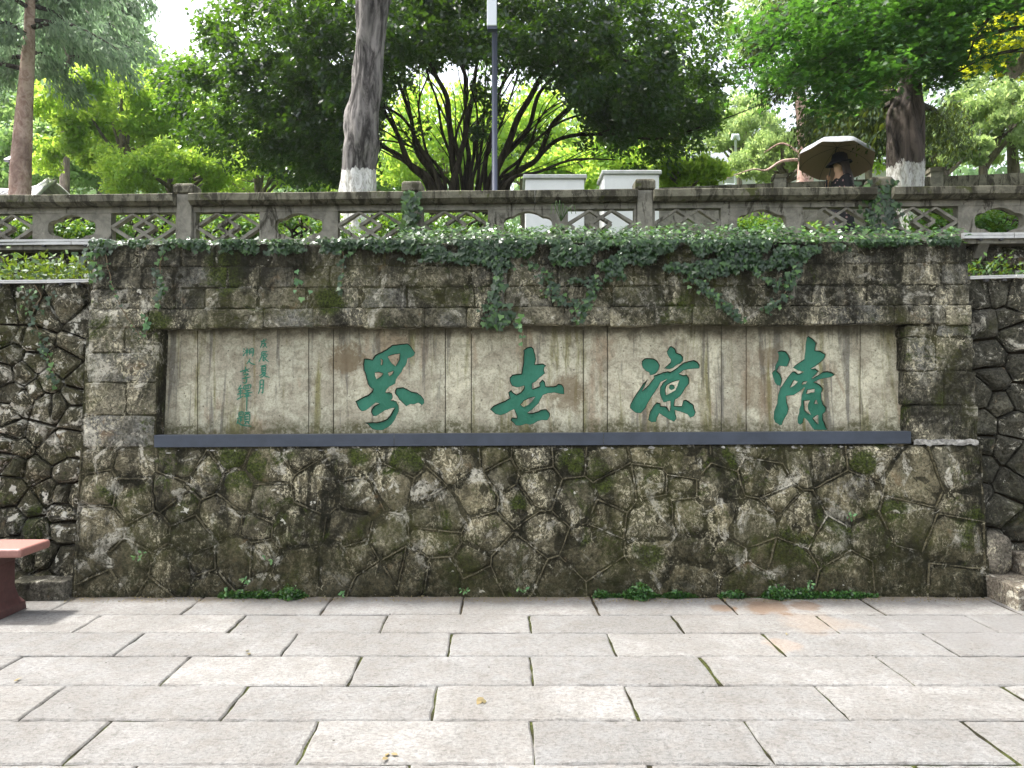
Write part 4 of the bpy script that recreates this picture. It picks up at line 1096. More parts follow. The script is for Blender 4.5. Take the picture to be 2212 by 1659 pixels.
# ------------------------------------------------------------------ pavilion roof at left, distant house, distant lamp
pav = thing("pavilion", (at(-40, 440, 17).x, 18, 3.0), "pavilion with pale tiled roof, upturned corner and dark red walls at the left edge", "pavilion")
tipx = at(118, 400, 17).x
def ridge_z(x):
    d = tipx-x                                  # the ridge sags, then sweeps up to its end
    return at(0, 419, 17).z + .36*math.exp(-(d/.28)**1.2) + .05*max(0, d-.9)**1.35
for side, nm in ((-1, "roof"), (1, "roof")):
    V = []; Fa = []; nu, nv_ = 30, 8
    for j in range(nv_+1):
        t = j/nv_
        for i in range(nu+1):
            x = tipx-.06-6.0*(i/nu)**1.4 + (.45*t if i < 1 else .45*t*(1-i/nu))
            V.append((x, 17+side*(.04+1.6*t), ridge_z(x if x < tipx else tipx)*(1-t)+t*(at(0, 419, 17).z-.62)+.10*t*(1-t)*-2))
    for j in range(nv_):
        for i in range(nu): a = j*(nu+1)+i; Fa.append((a, a+1, a+nu+2, a+nu+1))
    rf = mk(nm, V, Fa, M['rooft'], pav, True); rf.modifiers.new("thick", 'SOLIDIFY').thickness = .08
    parts = []
    for i in range(0, 44):
        x = tipx-.12-6.0*(i/44)**1.1
        parts.append(tube([Vector((x+.3*t*(1-i/44), 17+side*(.05+1.6*t), ridge_z(x)*(1-t)+t*(at(0, 419, 17).z-.62)-.2*t*(1-t)+.02)) for t in (0, .25, .5, .75, 1)], [.035]*5, 5))
    v, f = join(parts); o = mk("tile_ribs", v, f, M['rooft'], rf, True); o["kind"] = "stuff"
pts = [Vector((tipx+.05, 17, at(0, 388, 17).z)), Vector((tipx-.02, 17, at(0, 398, 17).z))]+[Vector((tipx-.1-i*.25, 17, ridge_z(tipx-.1-i*.25)+.03)) for i in range(24)]
mk("ridge", *tube(pts, [.03, .06]+[.09]*24, 8), M['rooft'], pav, True)
v, f = boxvf(tipx-5.8, tipx-.5, 16.0, 18.0, 2.9, 5.25); mk("wall", v, f, M['redwall'], pav)
v, f = tube([(tipx-.3, 15.7, 2.9), (tipx-.3, 15.7, 5.3)], [.11, .10], 12); mk("column", v, f, M['redwall'], pav, True)

hs_ = thing("distant_house", (at(1600, 380, 34).x, 36, 7), "distant house with a grey tiled roof half hidden by trees right of the big bush", "house")
A_ = at(1540, 352, 33); B_ = at(1760, 318, 33)
zr = A_.z
V = [(A_.x-3, 33, A_.z), (B_.x+5, 33, A_.z), (B_.x+4, 37, A_.z+2.2), (A_.x-2, 37, A_.z+2.2), (B_.x+5, 41, A_.z), (A_.x-3, 41, A_.z)]
mk("roof", V, [(0, 1, 2, 3), (3, 2, 4, 5), (0, 3, 5), (1, 4, 2), (0, 5, 4, 1)], M['roofd'], hs_)
mk("wall", *boxvf(A_.x-2.4, B_.x+4.4, 33.8, 40.2, 5, A_.z-.02), M['white'], hs_)
dl = thing("distant_lamp_post", (at(1589, 400, 20).x, 20, 4.0), "thin white lamp post with short side arms far behind the path", "lamp post")
X_ = at(1589, 400, 20).x
zt_ = at(0, 303, 20).z
mk("pole", *tube([(X_, 20, 3.0), (X_, 20, zt_)], [.045, .035], 8), M['lamp_white'], dl, True)
for z, d in ((zt_-.25-.95, -.28), (zt_-1.35, -.3)):
    mk("arm", *tube([(X_, 20, z), (X_+d, 20, z+.02)], [.02, .02], 6), M['lamp_white'], dl)
mk("lamp_head", *tube([(X_-.1, 20, zt_), (X_-.06, 20, zt_+.12), (X_+.05, 20, zt_+.12), (X_+.1, 20, zt_)], [.03, .07, .07, .03], 8), M['lamp_white'], dl)

# ------------------------------------------------------------------ old juniper trunks with lime wash
def big_trunk(parent, rows, Y, mat, zbase, seed, extra_top):
    """rows: (v, uleft, uright) measured outline"""
    pts = []; rad = []
    rows = sorted(rows, key=lambda r: -r[0])
    first = rows[0]
    c0 = (first[1]+first[2])/2; w0 = (first[2]-first[1])/2
    pts.append(Vector(((c0-CX)/F*Y-.0, Y, zbase-.05))); rad.append(w0/F*Y*1.12)
    for v, a, b_ in rows:
        p = at((a+b_)/2, v, Y); pts.append(p); rad.append((b_-a)/2/F*Y)
    for dz, dx, k in extra_top: pts.append(pts[len(rows)]+Vector((dx, .1, dz))); rad.append(rad[len(rows)]*k)
    # resample densely
    P = []; Rr = []
    n = 110
    L = [0]
    for i in range(1, len(pts)): L.append(L[-1]+(pts[i]-pts[i-1]).length)
    for i in range(n+1):
        s = L[-1]*i/n
        P.append(Vector([np.interp(s, L, [p[k] for p in pts]) for k in range(3)])); Rr.append(float(np.interp(s, L, rad)))
    def rf(t, p, s):
        tw = t+p.z*.35
        g = .13*abs(math.sin(2.5*tw+1.5*noise.noise(Vector((p.z*.9, seed, 0)))))+.07*abs(math.sin(6*tw+seed+2*noise.noise(Vector((p.z*1.5, seed, 3)))))
        kn = noise.noise(Vector((math.cos(t)*1.3+seed, math.sin(t)*1.3, p.z*2.2)))*.16
        f_ = noise.noise(Vector((math.cos(t)*6, math.sin(t)*6+seed, p.z*3)))*.05
        return .80+1.25*g+kn*1.3+f_*1.6
    v, f = tube(P, Rr, 44, True, rf)
    return mk("trunk", v, f, mat, parent, True)
jc = thing("juniper_tree", (at(772, 420, 9).x, 9, 2.946), "thick gnarled grey juniper trunk with a white limewashed foot left of the lamp post", "tree")
big_trunk(jc, [(420, 735, 809), (371, 737, 808), (330, 739, 816), (309, 742, 822), (280, 744, 820), (247, 748, 820), (210, 756, 824), (185, 759, 827), (150, 764, 826), (123, 767, 829), (90, 768, 833), (62, 771, 836), (0, 771, 842)], 9.0, M['bark_c'], 2.946, 3.0, [(1.0, .15, .9), (2.2, .2, .7), (3.6, .1, .3)])
jr = thing("juniper_tree", (at(1955, 420, 8.7).x, 8.7, 2.946), "furrowed brown juniper trunk with a white limewashed foot beside the woman at the right", "tree")
big_trunk(jr, [(490, 1952, 1992), (440, 1938, 1993), (400, 1925, 1993), (358, 1920, 1995), (322, 1918, 1995), (250, 1919, 1991), (215, 1935, 1990), (172, 1949, 1989), (120, 1950, 1986), (40, 1950, 1980)], 8.7, M['bark_r'], 2.946, 8.0, [(1.0, 0, .85), (2.4, -.1, .5), (3.6, -.1, .2)])
def sprays(parent, mat, c, rad, nb, nl, size, tmpl=SPRIG, down=-.6, name="crown", mask=None, flat=.6):
    P, N_, rn = crown_pts(c, rad, nb, nl, .30, -1.0, .2, mask)
    tip = RS.normal(size=P.shape)*.55+np.array([0, 0, down]); 
    return leaves(name, P, size*(.7+.6*RS.rand(len(P))), N_, tip, tmpl, mat, parent, rn)
c = at(800, -160, 9.0); sprays(jc, M['jun'], (c.x, c.y, c.z+1.2), (1.7, 1.6, 1.6), 60, 9000, .09)

# right juniper: drooping dark boughs behind the maple
def bough(parent, pts, r0, mat, name="branch"):
    P = spline(pts, max(8, 4*len(pts))); n = len(P)
    return tube(P, [r0*(1-.8*i/(n-1)) for i in range(n)], 6)
bl = []
bough_leaf = []
for pts in ([(1950, 160), (1880, 175), (1800, 205), (1745, 260)], [(1950, 130), (1860, 110), (1750, 120), (1660, 170)], [(1955, 90), (1850, 40), (1720, 20), (1640, 60)],
            [(1985, 225), (2030, 245), (2070, 285)], [(1930, 220), (1880, 250), (1840, 300)], [(1950, 60), (1800, -20), (1680, 20), (1630, 110)], [(1930, 200), (1850, 210), (1790, 260), (1770, 300)]):
    P = [at(u, v, 9.1+1.0*i) for i, (u, v) in enumerate(pts)]
    mk("branch", *bough(jr, P, .045, M['bark_d']), M['bark_d'], jr, True)
    sp_ = spline(P, 30)
    for q in sp_[6:]:
        for _ in range(190 if pts[-1][0] < 1900 else 80):
            d = RS.normal(size=3)*np.array([.13, .2, .08]); dn = RS.rand()**1.5*.42
            bough_leaf.append((q.x+d[0], q.y+d[1], q.z+d[2]-dn))
bough_leaf = np.array(bough_leaf); n = len(bough_leaf)
tip = RS.normal(size=(n, 3))*.4+np.array([-.25, 0, -1.0])
leaves("crown", bough_leaf, .075*(.6+.8*RS.rand(n)), RS.normal(size=(n, 3))+np.array([0, -.4, .4]), tip, SPRIG*np.array([1.3, 1, 1]), M['jun'], jr)

# ------------------------------------------------------------------ the big many-stemmed osmanthus
osx = thing("osmanthus_tree", (at(1005, 420, 13).x, 13, 2.95), "huge dark green dome shaped evergreen with many slender stems behind the lamp post", "tree")
stems = [[(930,420),(885,355),(858,290),(830,240)], [(950,420),(905,330),(880,230),(850,160),(800,90)], [(960,420),(925,360),(895,290),(880,200),(860,120)], [(985,420),(975,330),(968,220),(930,140),(890,60)],
 [(975,420),(995,340),(1015,250),(1030,140),(1060,40)], [(1005,425),(1008,330),(1005,200),(1000,100)], [(1030,420),(1040,330),(1045,240),(1050,140)], [(1045,420),(1052,340),(1068,250),(1085,180),(1120,100)],
 [(1060,420),(1090,330),(1130,240),(1170,165),(1230,120),(1330,125),(1430,170)], [(1050,420),(1085,350),(1130,290),(1170,200),(1210,160),(1290,150)], [(1070,415),(1120,345),(1150,300),(1180,240),(1240,210)],
 [(1080,415),(1150,350),(1210,300),(1300,290),(1420,300),(1500,280)], [(1085,415),(1170,370),(1240,345),(1330,345)], [(1095,412),(1160,340),(1200,260),(1270,215),(1380,220)],
 [(965,420),(930,340),(870,310),(800,300)], [(940,420),(880,350),(830,320),(760,300),(640,260)], [(950,420),(900,300),(850,240),(740,210),(600,190)], [(1015,420),(1025,300),(1060,220),(1110,150),(1200,60)],
 [(990,420),(960,300),(940,200),(900,100)], [(1000,420),(985,300),(1010,200),(985,90)], [(1035,420),(1060,320),(1100,220),(1130,120)], [(975,420),(940,370),(915,300),(905,220),(930,150)], [(1055,420),(1110,370),(1140,320),(1220,260),(1330,240),(1430,260)], [(1020,420),(1030,350),(1030,260),(1015,180)]]
ro = random.Random(4); twigs = []
thick = {0: 1.5, 1: 1.1, 3: 1.45, 4: 1.3, 5: 1.2, 8: 1.4, 9: 1.2, 11: 1.0, 13: 1.2, 15: 1.1, 7: 1.1}
for i, st in enumerate(stems):
    Y0 = ro.uniform(12.5, 13.4); dy = ro.uniform(-.9, .9)
    P = [Vector((at(1005+(st[0][0]-1005)*.75, 0, Y0).x, Y0, 2.9))]+[at(u, v, Y0+dy*(k/len(st))) for k, (u, v) in enumerate(st)]
    sp_ = spline(P, 6*len(P)); n = len(sp_)
    r0 = .048*thick.get(i, .72)
    sp_ = [p+Vector((noise.noise(Vector((p.z*1.7, i, 0)))*.06, 0, 0)) for p in sp_]
    v, f = tube(sp_, [r0*(1.15-.85*k/(n-1)) for k in range(n)], 8)
    mk("stem", v, f, M['bark_d'], osx, True)
    for _ in range(5):
        k = ro.randint(int(n*.35), n-2); p = sp_[k]; d = (sp_[k+1]-sp_[k-1]).normalized()
        side = 1 if p.x > at(1005, 0, 13).x else -1
        L = ro.uniform(.5, 1.5)
        e1 = p+d*L*.4+Vector((side*ro.uniform(0, .4), ro.uniform(-.4, .4), ro.uniform(0, .3)))*L*.6
        e2 = e1+d*L*.5+Vector((side*ro.uniform(.1, .8), ro.uniform(-.4, .4), ro.uniform(-.3, .4)))*L*.6
        q = spline([p, e1, e2], 7); twigs.append(tube(q, [r0*.32*(1-.8*j/7) for j in range(8)], 5))
mk("twigs", *join(twigs), M['bark_d'], osx, True)["kind"] = "stuff"
Yc = 13.0; CCX = at(975, 0, Yc).x; CCZ = at(0, 205, Yc).z
def osm_mask(p):
    x, y, z = p
    u = CX+x/y*F; v = CY-(z-CAMZ)/y*F            # seen from the path: the hollow under the dome
    ar = ((u-1005)/(230 if u < 1005 else 330))**2+((v-440)/(330))**2
    if ar < 1 and v > 120: return RS.rand() < .03+.45*max(0, ar-.75)
    if ((u-885)/60)**2+((v-170)/40)**2 < 1: return RS.rand() < .15
    if 1180 < u < 1480 and v > 300: return RS.rand() < .55
    if u < 440 and v < 135: return RS.rand() < .06
    if u < 520 and v < 60: return RS.rand() < .35
    lim = 400 if u < 760 else 372
    edge = lim-150*(abs(u-975)/640)**5
    return v < edge
cs = []
tries = 0
while len(cs) < 1250:
    d = sph(1)[0]; r_ = (RS.rand()**.45)
    p = np.array([CCX+d[0]*5.15*r_, Yc+d[1]*3.0*r_, CCZ+d[2]*(3.6 if d[2] > 0 else 1.75)*r_])
    if osm_mask(p): cs.append(p)
cs = np.array(cs); NL = 150000
w = 1.0/(1+np.maximum(0, cs[:, 2]-8.8)*2); w /= w.sum()
idx = RS.choice(len(cs), NL, p=w); cr = .26*(.6+.8*RS.rand(len(cs))); tone = RS.rand(len(cs))
d = sph(NL); P = cs[idx]+d*(cr[idx]*(RS.rand(NL)**.5))[:, None]*np.array([1.1, 1.1, .85])
outw = P-np.array([CCX, Yc, CCZ-1.5]); outw = unit(outw)
tip = outw*.5+RS.normal(size=P.shape)*.55+np.array([0, 0, -.55])
edge = np.clip((np.abs(P[:, 0]-CCX)-3.35)/1.3, 0, 1); edge = np.maximum(edge, np.clip((np.abs(P[:, 0]-CCX)-1.0)/3.0, 0, 1)*np.clip((6.2-P[:, 2])/1.2, 0, 1)*.8); edge *= (.55+.45*RS.rand(NL))  # sunlit rim glow painted in: outer and lower leaves take the brighter colour
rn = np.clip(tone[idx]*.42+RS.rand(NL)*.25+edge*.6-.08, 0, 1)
leaves("crown", P, .088*(.7+.6*RS.rand(NL)), RS.normal(size=P.shape)*.7+np.array([0, 0, .7])+outw*.4, tip, RHOMB*np.array([1.05, 1, 1]), M['osm'], osx, rn)

# ------------------------------------------------------------------ maple overhanging at the right
mp = thing("maple_tree", (at(2420, 420, 8.6).x, 8.6, 2.946), "bright green feathery maple boughs hanging into the upper right corner over the juniper trunk", "tree")
tx = at(2420, 420, 8.6).x
v, f = tube(spline([(tx, 8.6, 2.9), (tx-.1, 8.6, 4.6), (tx-.3, 8.5, 6.2), (tx-.6, 8.4, 7.6)], 16), [.16-.006*i for i in range(17)], 12); mk("trunk", v, f, M['bark_d'], mp, True)
ml = []; mb = []
for pts in ([(2440, 60), (2200, -30), (1980, 10), (1800, 80), (1700, 170)], [(2440, 120), (2240, 60), (2080, 90), (1940, 140), (1830, 200)], [(2430, 0), (2150, -60), (1900, -20), (1720, 40), (1660, 110)],
            [(2440, 90), (2200, 20), (2050, 40), (1880, 110), (1780, 215)], [(2440, 150), (2250, 110), (2140, 120), (2060, 160)], [(2440, 30), (2200, -50), (2020, -10), (1880, 60), (1760, 140)], [(2440, 40), (2200, 10), (2120, 60), (2090, 130)]):
    y0 = 8.2+RS.rand()*.4
    P = [at(u, v, y0-.2*i+RS.rand()*.3) for i, (u, v) in enumerate(pts)]
    mk("branch", *bough(mp, P, .035, None), M['bark_d'], mp, True); sp_ = spline(P, 40)
    for q in sp_[6:]:
        for _ in range(6):
            c_ = np.array(q)+RS.normal(size=3)*np.array([.20, .30, .11])
            n = 16; pp = c_+RS.normal(size=(n, 3))*np.array([.13, .13, .028]); pp[:, 2] -= .35*(pp[:, 0]-q.x)*-1*.3
            ml.append(pp)
ml = np.concatenate(ml); uu_ = CX+ml[:, 0]/ml[:, 1]*F; vv_ = CY-(ml[:, 2]-CAMZ)/ml[:, 1]*F
ml = ml[(uu_ < 2110-np.clip(vv_-20, 0, 200)*.25) | (vv_ < 25) | (uu_ > 2260) | (RS.rand(len(uu_)) < .16)]; n = len(ml)
tip = RS.normal(size=(n, 3))*np.array([.8, .8, .3])+np.array([-.5, -.1, -.35])
cl = np.array([noise.noise(Vector(p*2.2)) for p in ml[::1]])
leaves("crown", ml, .072*(.6+.8*RS.rand(n)), RS.normal(size=(n, 3))*.35+np.array([.0, -.15, 1]), tip, PALM5, M['maple'], mp, np.clip(.45+cl*.7+(RS.rand(n)-.5)*.4, 0, 1))

# ------------------------------------------------------------------ trees behind
def bgtree(label, u, v, ru, rv, Y, nl, size, mat, tmpl=OVAL, bark='bark_g', nc=70, cr=.3, name="broadleaf_tree", tipz=-.2, low=-.6, group=None, inner=.35, tr=.14, mask=None):
    c = at(u, v, Y); k = Y/F; z0 = max(2.93, terrain_z(c.x, c.y))
    t = thing(name, (c.x, c.y, z0), label, "tree" if "shrub" not in name else "shrub", group)
    rx, rz = ru*k, rv*k; ry = min(rx, rz*1.3)
    trunk_obj("trunk", [(c.x+.2, c.y, z0-.2), (c.x, c.y, (z0+c.z)/2), (c.x-.1, c.y, c.z+rz*.5)], [tr, tr*.75, tr*.25], M[bark], t, 10, 12, .1, u)
    parts = []
    for _ in range(9):
        d = sph(1)[0]; d[2] = abs(d[2])*.8+.1; p0 = Vector((c.x, c.y, c.z-rz*RS.uniform(.2, .8))); p1 = Vector((c.x+d[0]*rx*.8, c.y+d[1]*ry*.8, c.z+d[2]*rz*.7))
        pm = (p0+p1)/2+Vector((0, 0, -.1*rz)); q = spline([p0, pm, p1], 7); parts.append(tube(q, [tr*.4*(1-.8*j/7) for j in range(8)], 5))
    mk("limbs", *join(parts), M[bark], t, True)
    P, N_, rn = crown_pts((c.x, c.y, c.z), (rx, ry, rz), nc, nl, cr*(rx+rz)/2, low, inner, mask)
    tip = RS.normal(size=P.shape)*.6+np.array([0, 0, tipz])
    leaves("crown", P, size*(.65+.7*RS.rand(len(P))), N_, tip, tmpl, M[mat], t, rn)
    return t
bgtree("bright yellow green broadleaf tree behind the red trunk at the left", 270, 290, 190, 130, 17, 26000, .11, 'bright', nc=110, cr=.16)
bgtree("pale rounded leafy tree above the first balustrade post at the left", 375, 380, 165, 80, 15, 22000, .075, 'bright', nc=80, cr=.2)
bgtree("pale green bushy tree low at the left edge behind the pavilion roof", 90, 360, 130, 80, 21, 9000, .15, 'mid', nc=60)
bgtree("soft green bushy tree between the bright broadleaf tree and the dome shaped evergreen", 560, 360, 150, 100, 20, 17000, .11, 'bright', nc=70)
bgtree("tall shaded broadleaf tree on the hillside at the upper left edge", 60, 130, 170, 180, 30, 13000, .22, 'forest', nc=90)
bgtree("tall shaded broadleaf tree on the hillside left of the sky gap", 210, 110, 110, 140, 31, 10000, .22, 'forest', nc=80)
bgtree("low hillside tree filling the left behind the pavilion", 40, 300, 200, 140, 28, 11000, .2, 'mid', nc=70)
bgtree("hillside tree with pale leaves under the sky gap at the left", 380, 250, 130, 120, 30, 10000, .2, 'mid', nc=70)
bgtree("yellow green tree glowing behind the fan of stems", 960, 320, 130, 140, 24, 10000, .17, 'bright', nc=60)
bgtree("bright green tree glowing behind the stems right of the lamp post", 1130, 330, 130, 120, 26, 9000, .18, 'bright', nc=60)
bgtree("dull green hillside tree seen low between the gnarled juniper and the stems", 800, 380, 150, 70, 27, 8000, .18, 'mid', nc=50)
bgtree("bright low tree behind the white utility boxes", 1330, 370, 170, 65, 19, 9000, .13, 'bright', nc=60)
bgtree("hillside tree behind the right half of the dome shaped evergreen", 1400, 250, 170, 130, 30, 8000, .2, 'mid', nc=60)
bgtree("tufted pale conifer right of the dome shaped evergreen with sky showing through", 1600, 300, 95, 95, 22, 11000, .14, 'pale', TUFT, nc=60, cr=.2, name="conifer_tree", tipz=.7)
bgtree("pale conifer with feathery tufts behind the umbrella", 1700, 350, 110, 60, 16, 11000, .10, 'pale', TUFT, nc=60, cr=.2, name="conifer_tree", tipz=.7)
bgtree("yellow green low conifer beside the far end of the second balustrade", 1490, 385, 85, 35, 14, 6000, .11, 'bright', TUFT, nc=50, cr=.25, name="conifer_tree", tipz=.8)
bgtree("feathery pale green conifer filling the right edge above the second balustrade", 2130, 290, 130, 100, 14, 24000, .095, 'pale', TUFT, nc=120, cr=.17, name="conifer_tree", tipz=.9)
bgtree("feathery conifer between the limewashed trunk and the right edge", 2040, 340, 80, 60, 13, 12000, .085, 'pale', TUFT, nc=60, cr=.2, name="conifer_tree", tipz=.9)
bgtree("vivid yellow leaved maple at the upper right edge", 2190, 110, 120, 75, 14.5, 17000, .075, 'yellow', OVAL, nc=60, cr=.2, name="maple_tree", tipz=-.1)
bgtree("mid green tree behind the limewashed trunk at the right", 1880, 300, 120, 110, 18, 15000, .10, 'bright', nc=80, cr=.2)
bgtree("dark hillside tree behind the overhanging maple", 1980, 90, 200, 120, 24, 11000, .18, 'mid', nc=90)
bgtree("hillside tree in the upper right corner behind the yellow maple", 2230, 60, 130, 160, 26, 8000, .18, 'mid', nc=70)
# red barked tree behind the umbrella
rt = thing("pine_tree", (at(1740, 400, 15).x, 15, 3.2), "slim tree with pinkish bark and crooked side branches behind the umbrella", "tree")
trunk_obj("trunk", [at(1743, 560, 15), at(1741, 410, 15), at(1741, 330, 15), at(1732, 240, 15), at(1722, 160, 15), at(1715, 20, 15)], [.17, .16, .14, .12, .10, .07], M['bark_p'], rt, 12, 20, .12, 5)
parts = [bough(rt, [at(1735, 345, 15), at(1690, 348, 14.8), at(1655, 368, 14.7), at(1625, 366, 14.6), at(1570, 385, 14.5)], .036, None), bough(rt, [at(1735, 335, 15), at(1690, 310, 15.2), at(1650, 330, 15.4)], .035, None), bough(rt, [at(1730, 240, 15), at(1770, 200, 14.8), at(1800, 150, 14.6)], .04, None), bough(rt, [at(1736, 390, 15), at(1690, 405, 14.9), at(1640, 400, 14.8)], .03, None)]
for p_ in parts: mk("branch", *p_, M['bark_p'], rt, True)
sprays(rt, M['pale'], tuple(at(1715, 40, 15)), (1.3, 1.2, 1.6), 50, 5000, .13, TUFT, .3)

# fir with a reddish trunk at the left
def fir(label, rows, Y, bark, nbranch, zlo, ztop, L, mat, size, seed, nper=60, name="fir_tree"):
    rf = random.Random(seed)
    z0 = max(2.93, terrain_z(at(rows[0][0], 0, Y).x, Y))
    b_ = at(rows[0][0], rows[0][1], Y)
    t = thing(name, (b_.x, Y, z0), label, "tree")
    P = [Vector((b_.x, Y, z0-.2))]+[at(u, v, Y) for u, v, w in rows]; rad = [rows[0][2]/2/F*Y*1.1]+[w/2/F*Y for u, v, w in rows]
    top = P[-1]+Vector((.1, 0, 3.0)); P.append(top); rad.append(rad[-1]*.4)
    trunk_obj("trunk", P, rad, M[bark], t, 16, 40, .05, seed)
    br = []; pos = []; tips = []
    for i in range(nbranch):
        z = zlo+(ztop-zlo)*(i+rf.random())/nbranch
        # trunk x at z
        zs = [p.z for p in P]; x = float(np.interp(z, zs, [p.x for p in P]))
        a = rf.uniform(0, 2*math.pi); LL = L*rf.uniform(.6, 1.1)
        dx, dy = math.cos(a), math.sin(a)*.8
        q = spline([Vector((x, Y, z)), Vector((x+dx*LL*.35, Y+dy*LL*.35, z+.05)), Vector((x+dx*LL*.7, Y+dy*LL*.7, z-.12*LL)), Vector((x+dx*LL, Y+dy*LL, z-.30*LL))], 14)
        br.append(tube(q, [.05*(1-.85*j/14) for j in range(15)], 5))
        for j, p in enumerate(q[3:]):
            for _ in range(nper):
                s = rf.uniform(-1, 1)*(.12+.30*(1-abs(j-6)/8)); dn = rf.random()**1.3*.42
                pos.append((p.x-dy*s+rf.uniform(-.1, .1), p.y+dx*s+rf.uniform(-.1, .1), p.z-dn*.8+rf.uniform(-.05, .05))); tips.append((dx*.5-dy*s, dy*.5+dx*s, -1.0))
    for b__ in br: mk("branch", *b__, M['bark_d'], t, True)
    pos = np.array(pos); n = len(pos); tips = np.array(tips)+RS.normal(size=(n, 3))*.45
    leaves("crown", pos, size*(.6+.8*RS.rand(n)), RS.normal(size=(n, 3))+np.array([0, -.5, .3]), tips, SPRIG*np.array([1.2, 1, 1]), M[mat], t)
    return t
zl1 = at(0, 120, 14).z
fir("tall fir with a bare salmon coloured trunk at the far left", [(44, 410, 42), (48, 300, 37), (53, 220, 32), (60, 120, 26), (64, 40, 20)], 14, 'bark_p', 22, zl1-.3, at(0, -40, 14).z+1.6, 2.0, 'fir', .13, 3)
fir("second fir with a thin grey trunk and drooping grey green boughs near the sky gap", [(140, 420, 20), (140, 300, 18), (140, 210, 16), (145, 80, 13)], 19, 'bark_g', 24, at(0, 190, 19).z, at(0, -20, 19).z+1.5, 2.4, 'fir', .16, 8)

# lantern behind the fir trunk
lt = thing("garden_lantern", tuple(at(30, 400, 16).xy)+(3.3,), "small dark blue garden lantern beside the salmon coloured trunk", "lamp")
p = at(30, 0, 15.5).x
mk("post", *tube([(p, 15.5, 3.3), (p, 15.5, at(0, 372, 15.5).z)], [.05, .05], 8), M['pole'], lt)
zt = at(0, 372, 15.5).z
mk("lantern_body", *tube([(p, 15.5, zt), (p, 15.5, zt+.22)], [.09, .10], 6), M['pole'], lt); mk("lantern_roof", *tube([(p, 15.5, zt+.221), (p, 15.5, zt+.36)], [.2, .02], 6), M['pole'], lt)

# far wooded slope: one mass
NL = 60000
xs = RS.uniform(-60, 60, NL); ys = RS.uniform(38, 60, NL)
hz = np.array([terrain_z(x, y) for x, y in zip(xs[::20], ys[::20])]).repeat(20)[:NL]
bump = np.array([noise.noise(Vector((x*.22, y*.22, 4))) for x, y in zip(xs, ys)])
hh = np.where(xs < -20, 9.0, 3.5+2*np.sin(xs*.3))*(1+.5*bump)
keep = ~((xs/ys > -.54) & (xs/ys < -.40))
hh = np.where(keep, hh, 3.0)
zz = hz+RS.rand(NL)**.6*hh
leaves("far_wood", np.stack([xs, ys, zz], 1), .5*(.6+.8*RS.rand(NL)), RS.normal(size=(NL, 3))*.5+np.array([0, -.6, .7]), RS.normal(size=(NL, 3))+np.array([0, 0, -.3]), OVAL, M['forest'], None, np.clip(.5+bump+RS.rand(NL)*.3-.15, 0, 1), kind="stuff")

# hedge shrubs right behind the balustrade
def shrub(label, u, Y, rx, ry, top, nl, seed, mat='hedge'):
    x = at(u, 0, Y).x; t = thing("hedge_shrub", (x, Y, 2.946), label, "shrub", "low shrubs behind the balustrade")
    h = top-2.946
    parts = [tube(spline([(x+RS.uniform(-.1, .1), Y, 2.94), (x+RS.uniform(-.4, .4)*rx, Y+RS.uniform(-.2, .2), 2.946+h*.5), (x+RS.uniform(-.8, .8)*rx, Y+RS.uniform(-.3, .3), 2.946+h*.85)], 6), [.014]*7, 5) for _ in range(9)]
    mk("stems", *join(parts), M['bark_d'], t, True)
    P, N_, rn = crown_pts((x, Y, 2.946+h*.5), (rx, ry, h*.52), 70, nl, .13, -.8, .55)
    tip = RS.normal(size=P.shape)*.6+np.array([0, -.2, .0])
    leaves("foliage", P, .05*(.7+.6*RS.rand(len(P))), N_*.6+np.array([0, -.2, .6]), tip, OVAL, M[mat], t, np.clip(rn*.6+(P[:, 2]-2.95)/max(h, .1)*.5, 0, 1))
shrub("rounded shrub glimpsed through the leftmost oval opening", 140, 8.3, .62, .45, 3.48, 4500, 1)
shrub("leafy shrub glimpsed through the lattice left of the first balustrade post", 320, 8.4, .55, .45, 3.50, 3800, 2)
shrub("shrub glimpsed through the lattice right of the first balustrade post", 480, 8.3, .5, .45, 3.46, 3500, 3)
shrub("shrub glimpsed through the oval opening nearest the gnarled juniper", 645, 8.3, .55, .45, 3.50, 3800, 4)
shrub("shrub behind the ivy clad balustrade post", 870, 8.25, .45, .4, 3.44, 3000, 5)
shrub("shrub glimpsed through the lattice under the lamp post", 1010, 8.2, .5, .4, 3.40, 3200, 6)
shrub("shrub glimpsed through the oval opening right of the utility boxes", 1640, 8.4, .5, .4, 3.42, 3300, 7)
shrub("shrub at the woman's feet", 1740, 8.6, .35, .35, 3.36, 2400, 8)
shrub("shrub right of the limewashed trunk", 2050, 8.2, .42, .4, 3.50, 3000, 9)
shrub("sunlit shrub in the rightmost oval opening", 2185, 8.2, .5, .4, 3.54, 3800, 10)
shrub("shrub at the far left edge behind the balustrade", -20, 8.3, .45, .4, 3.36, 2800, 11)

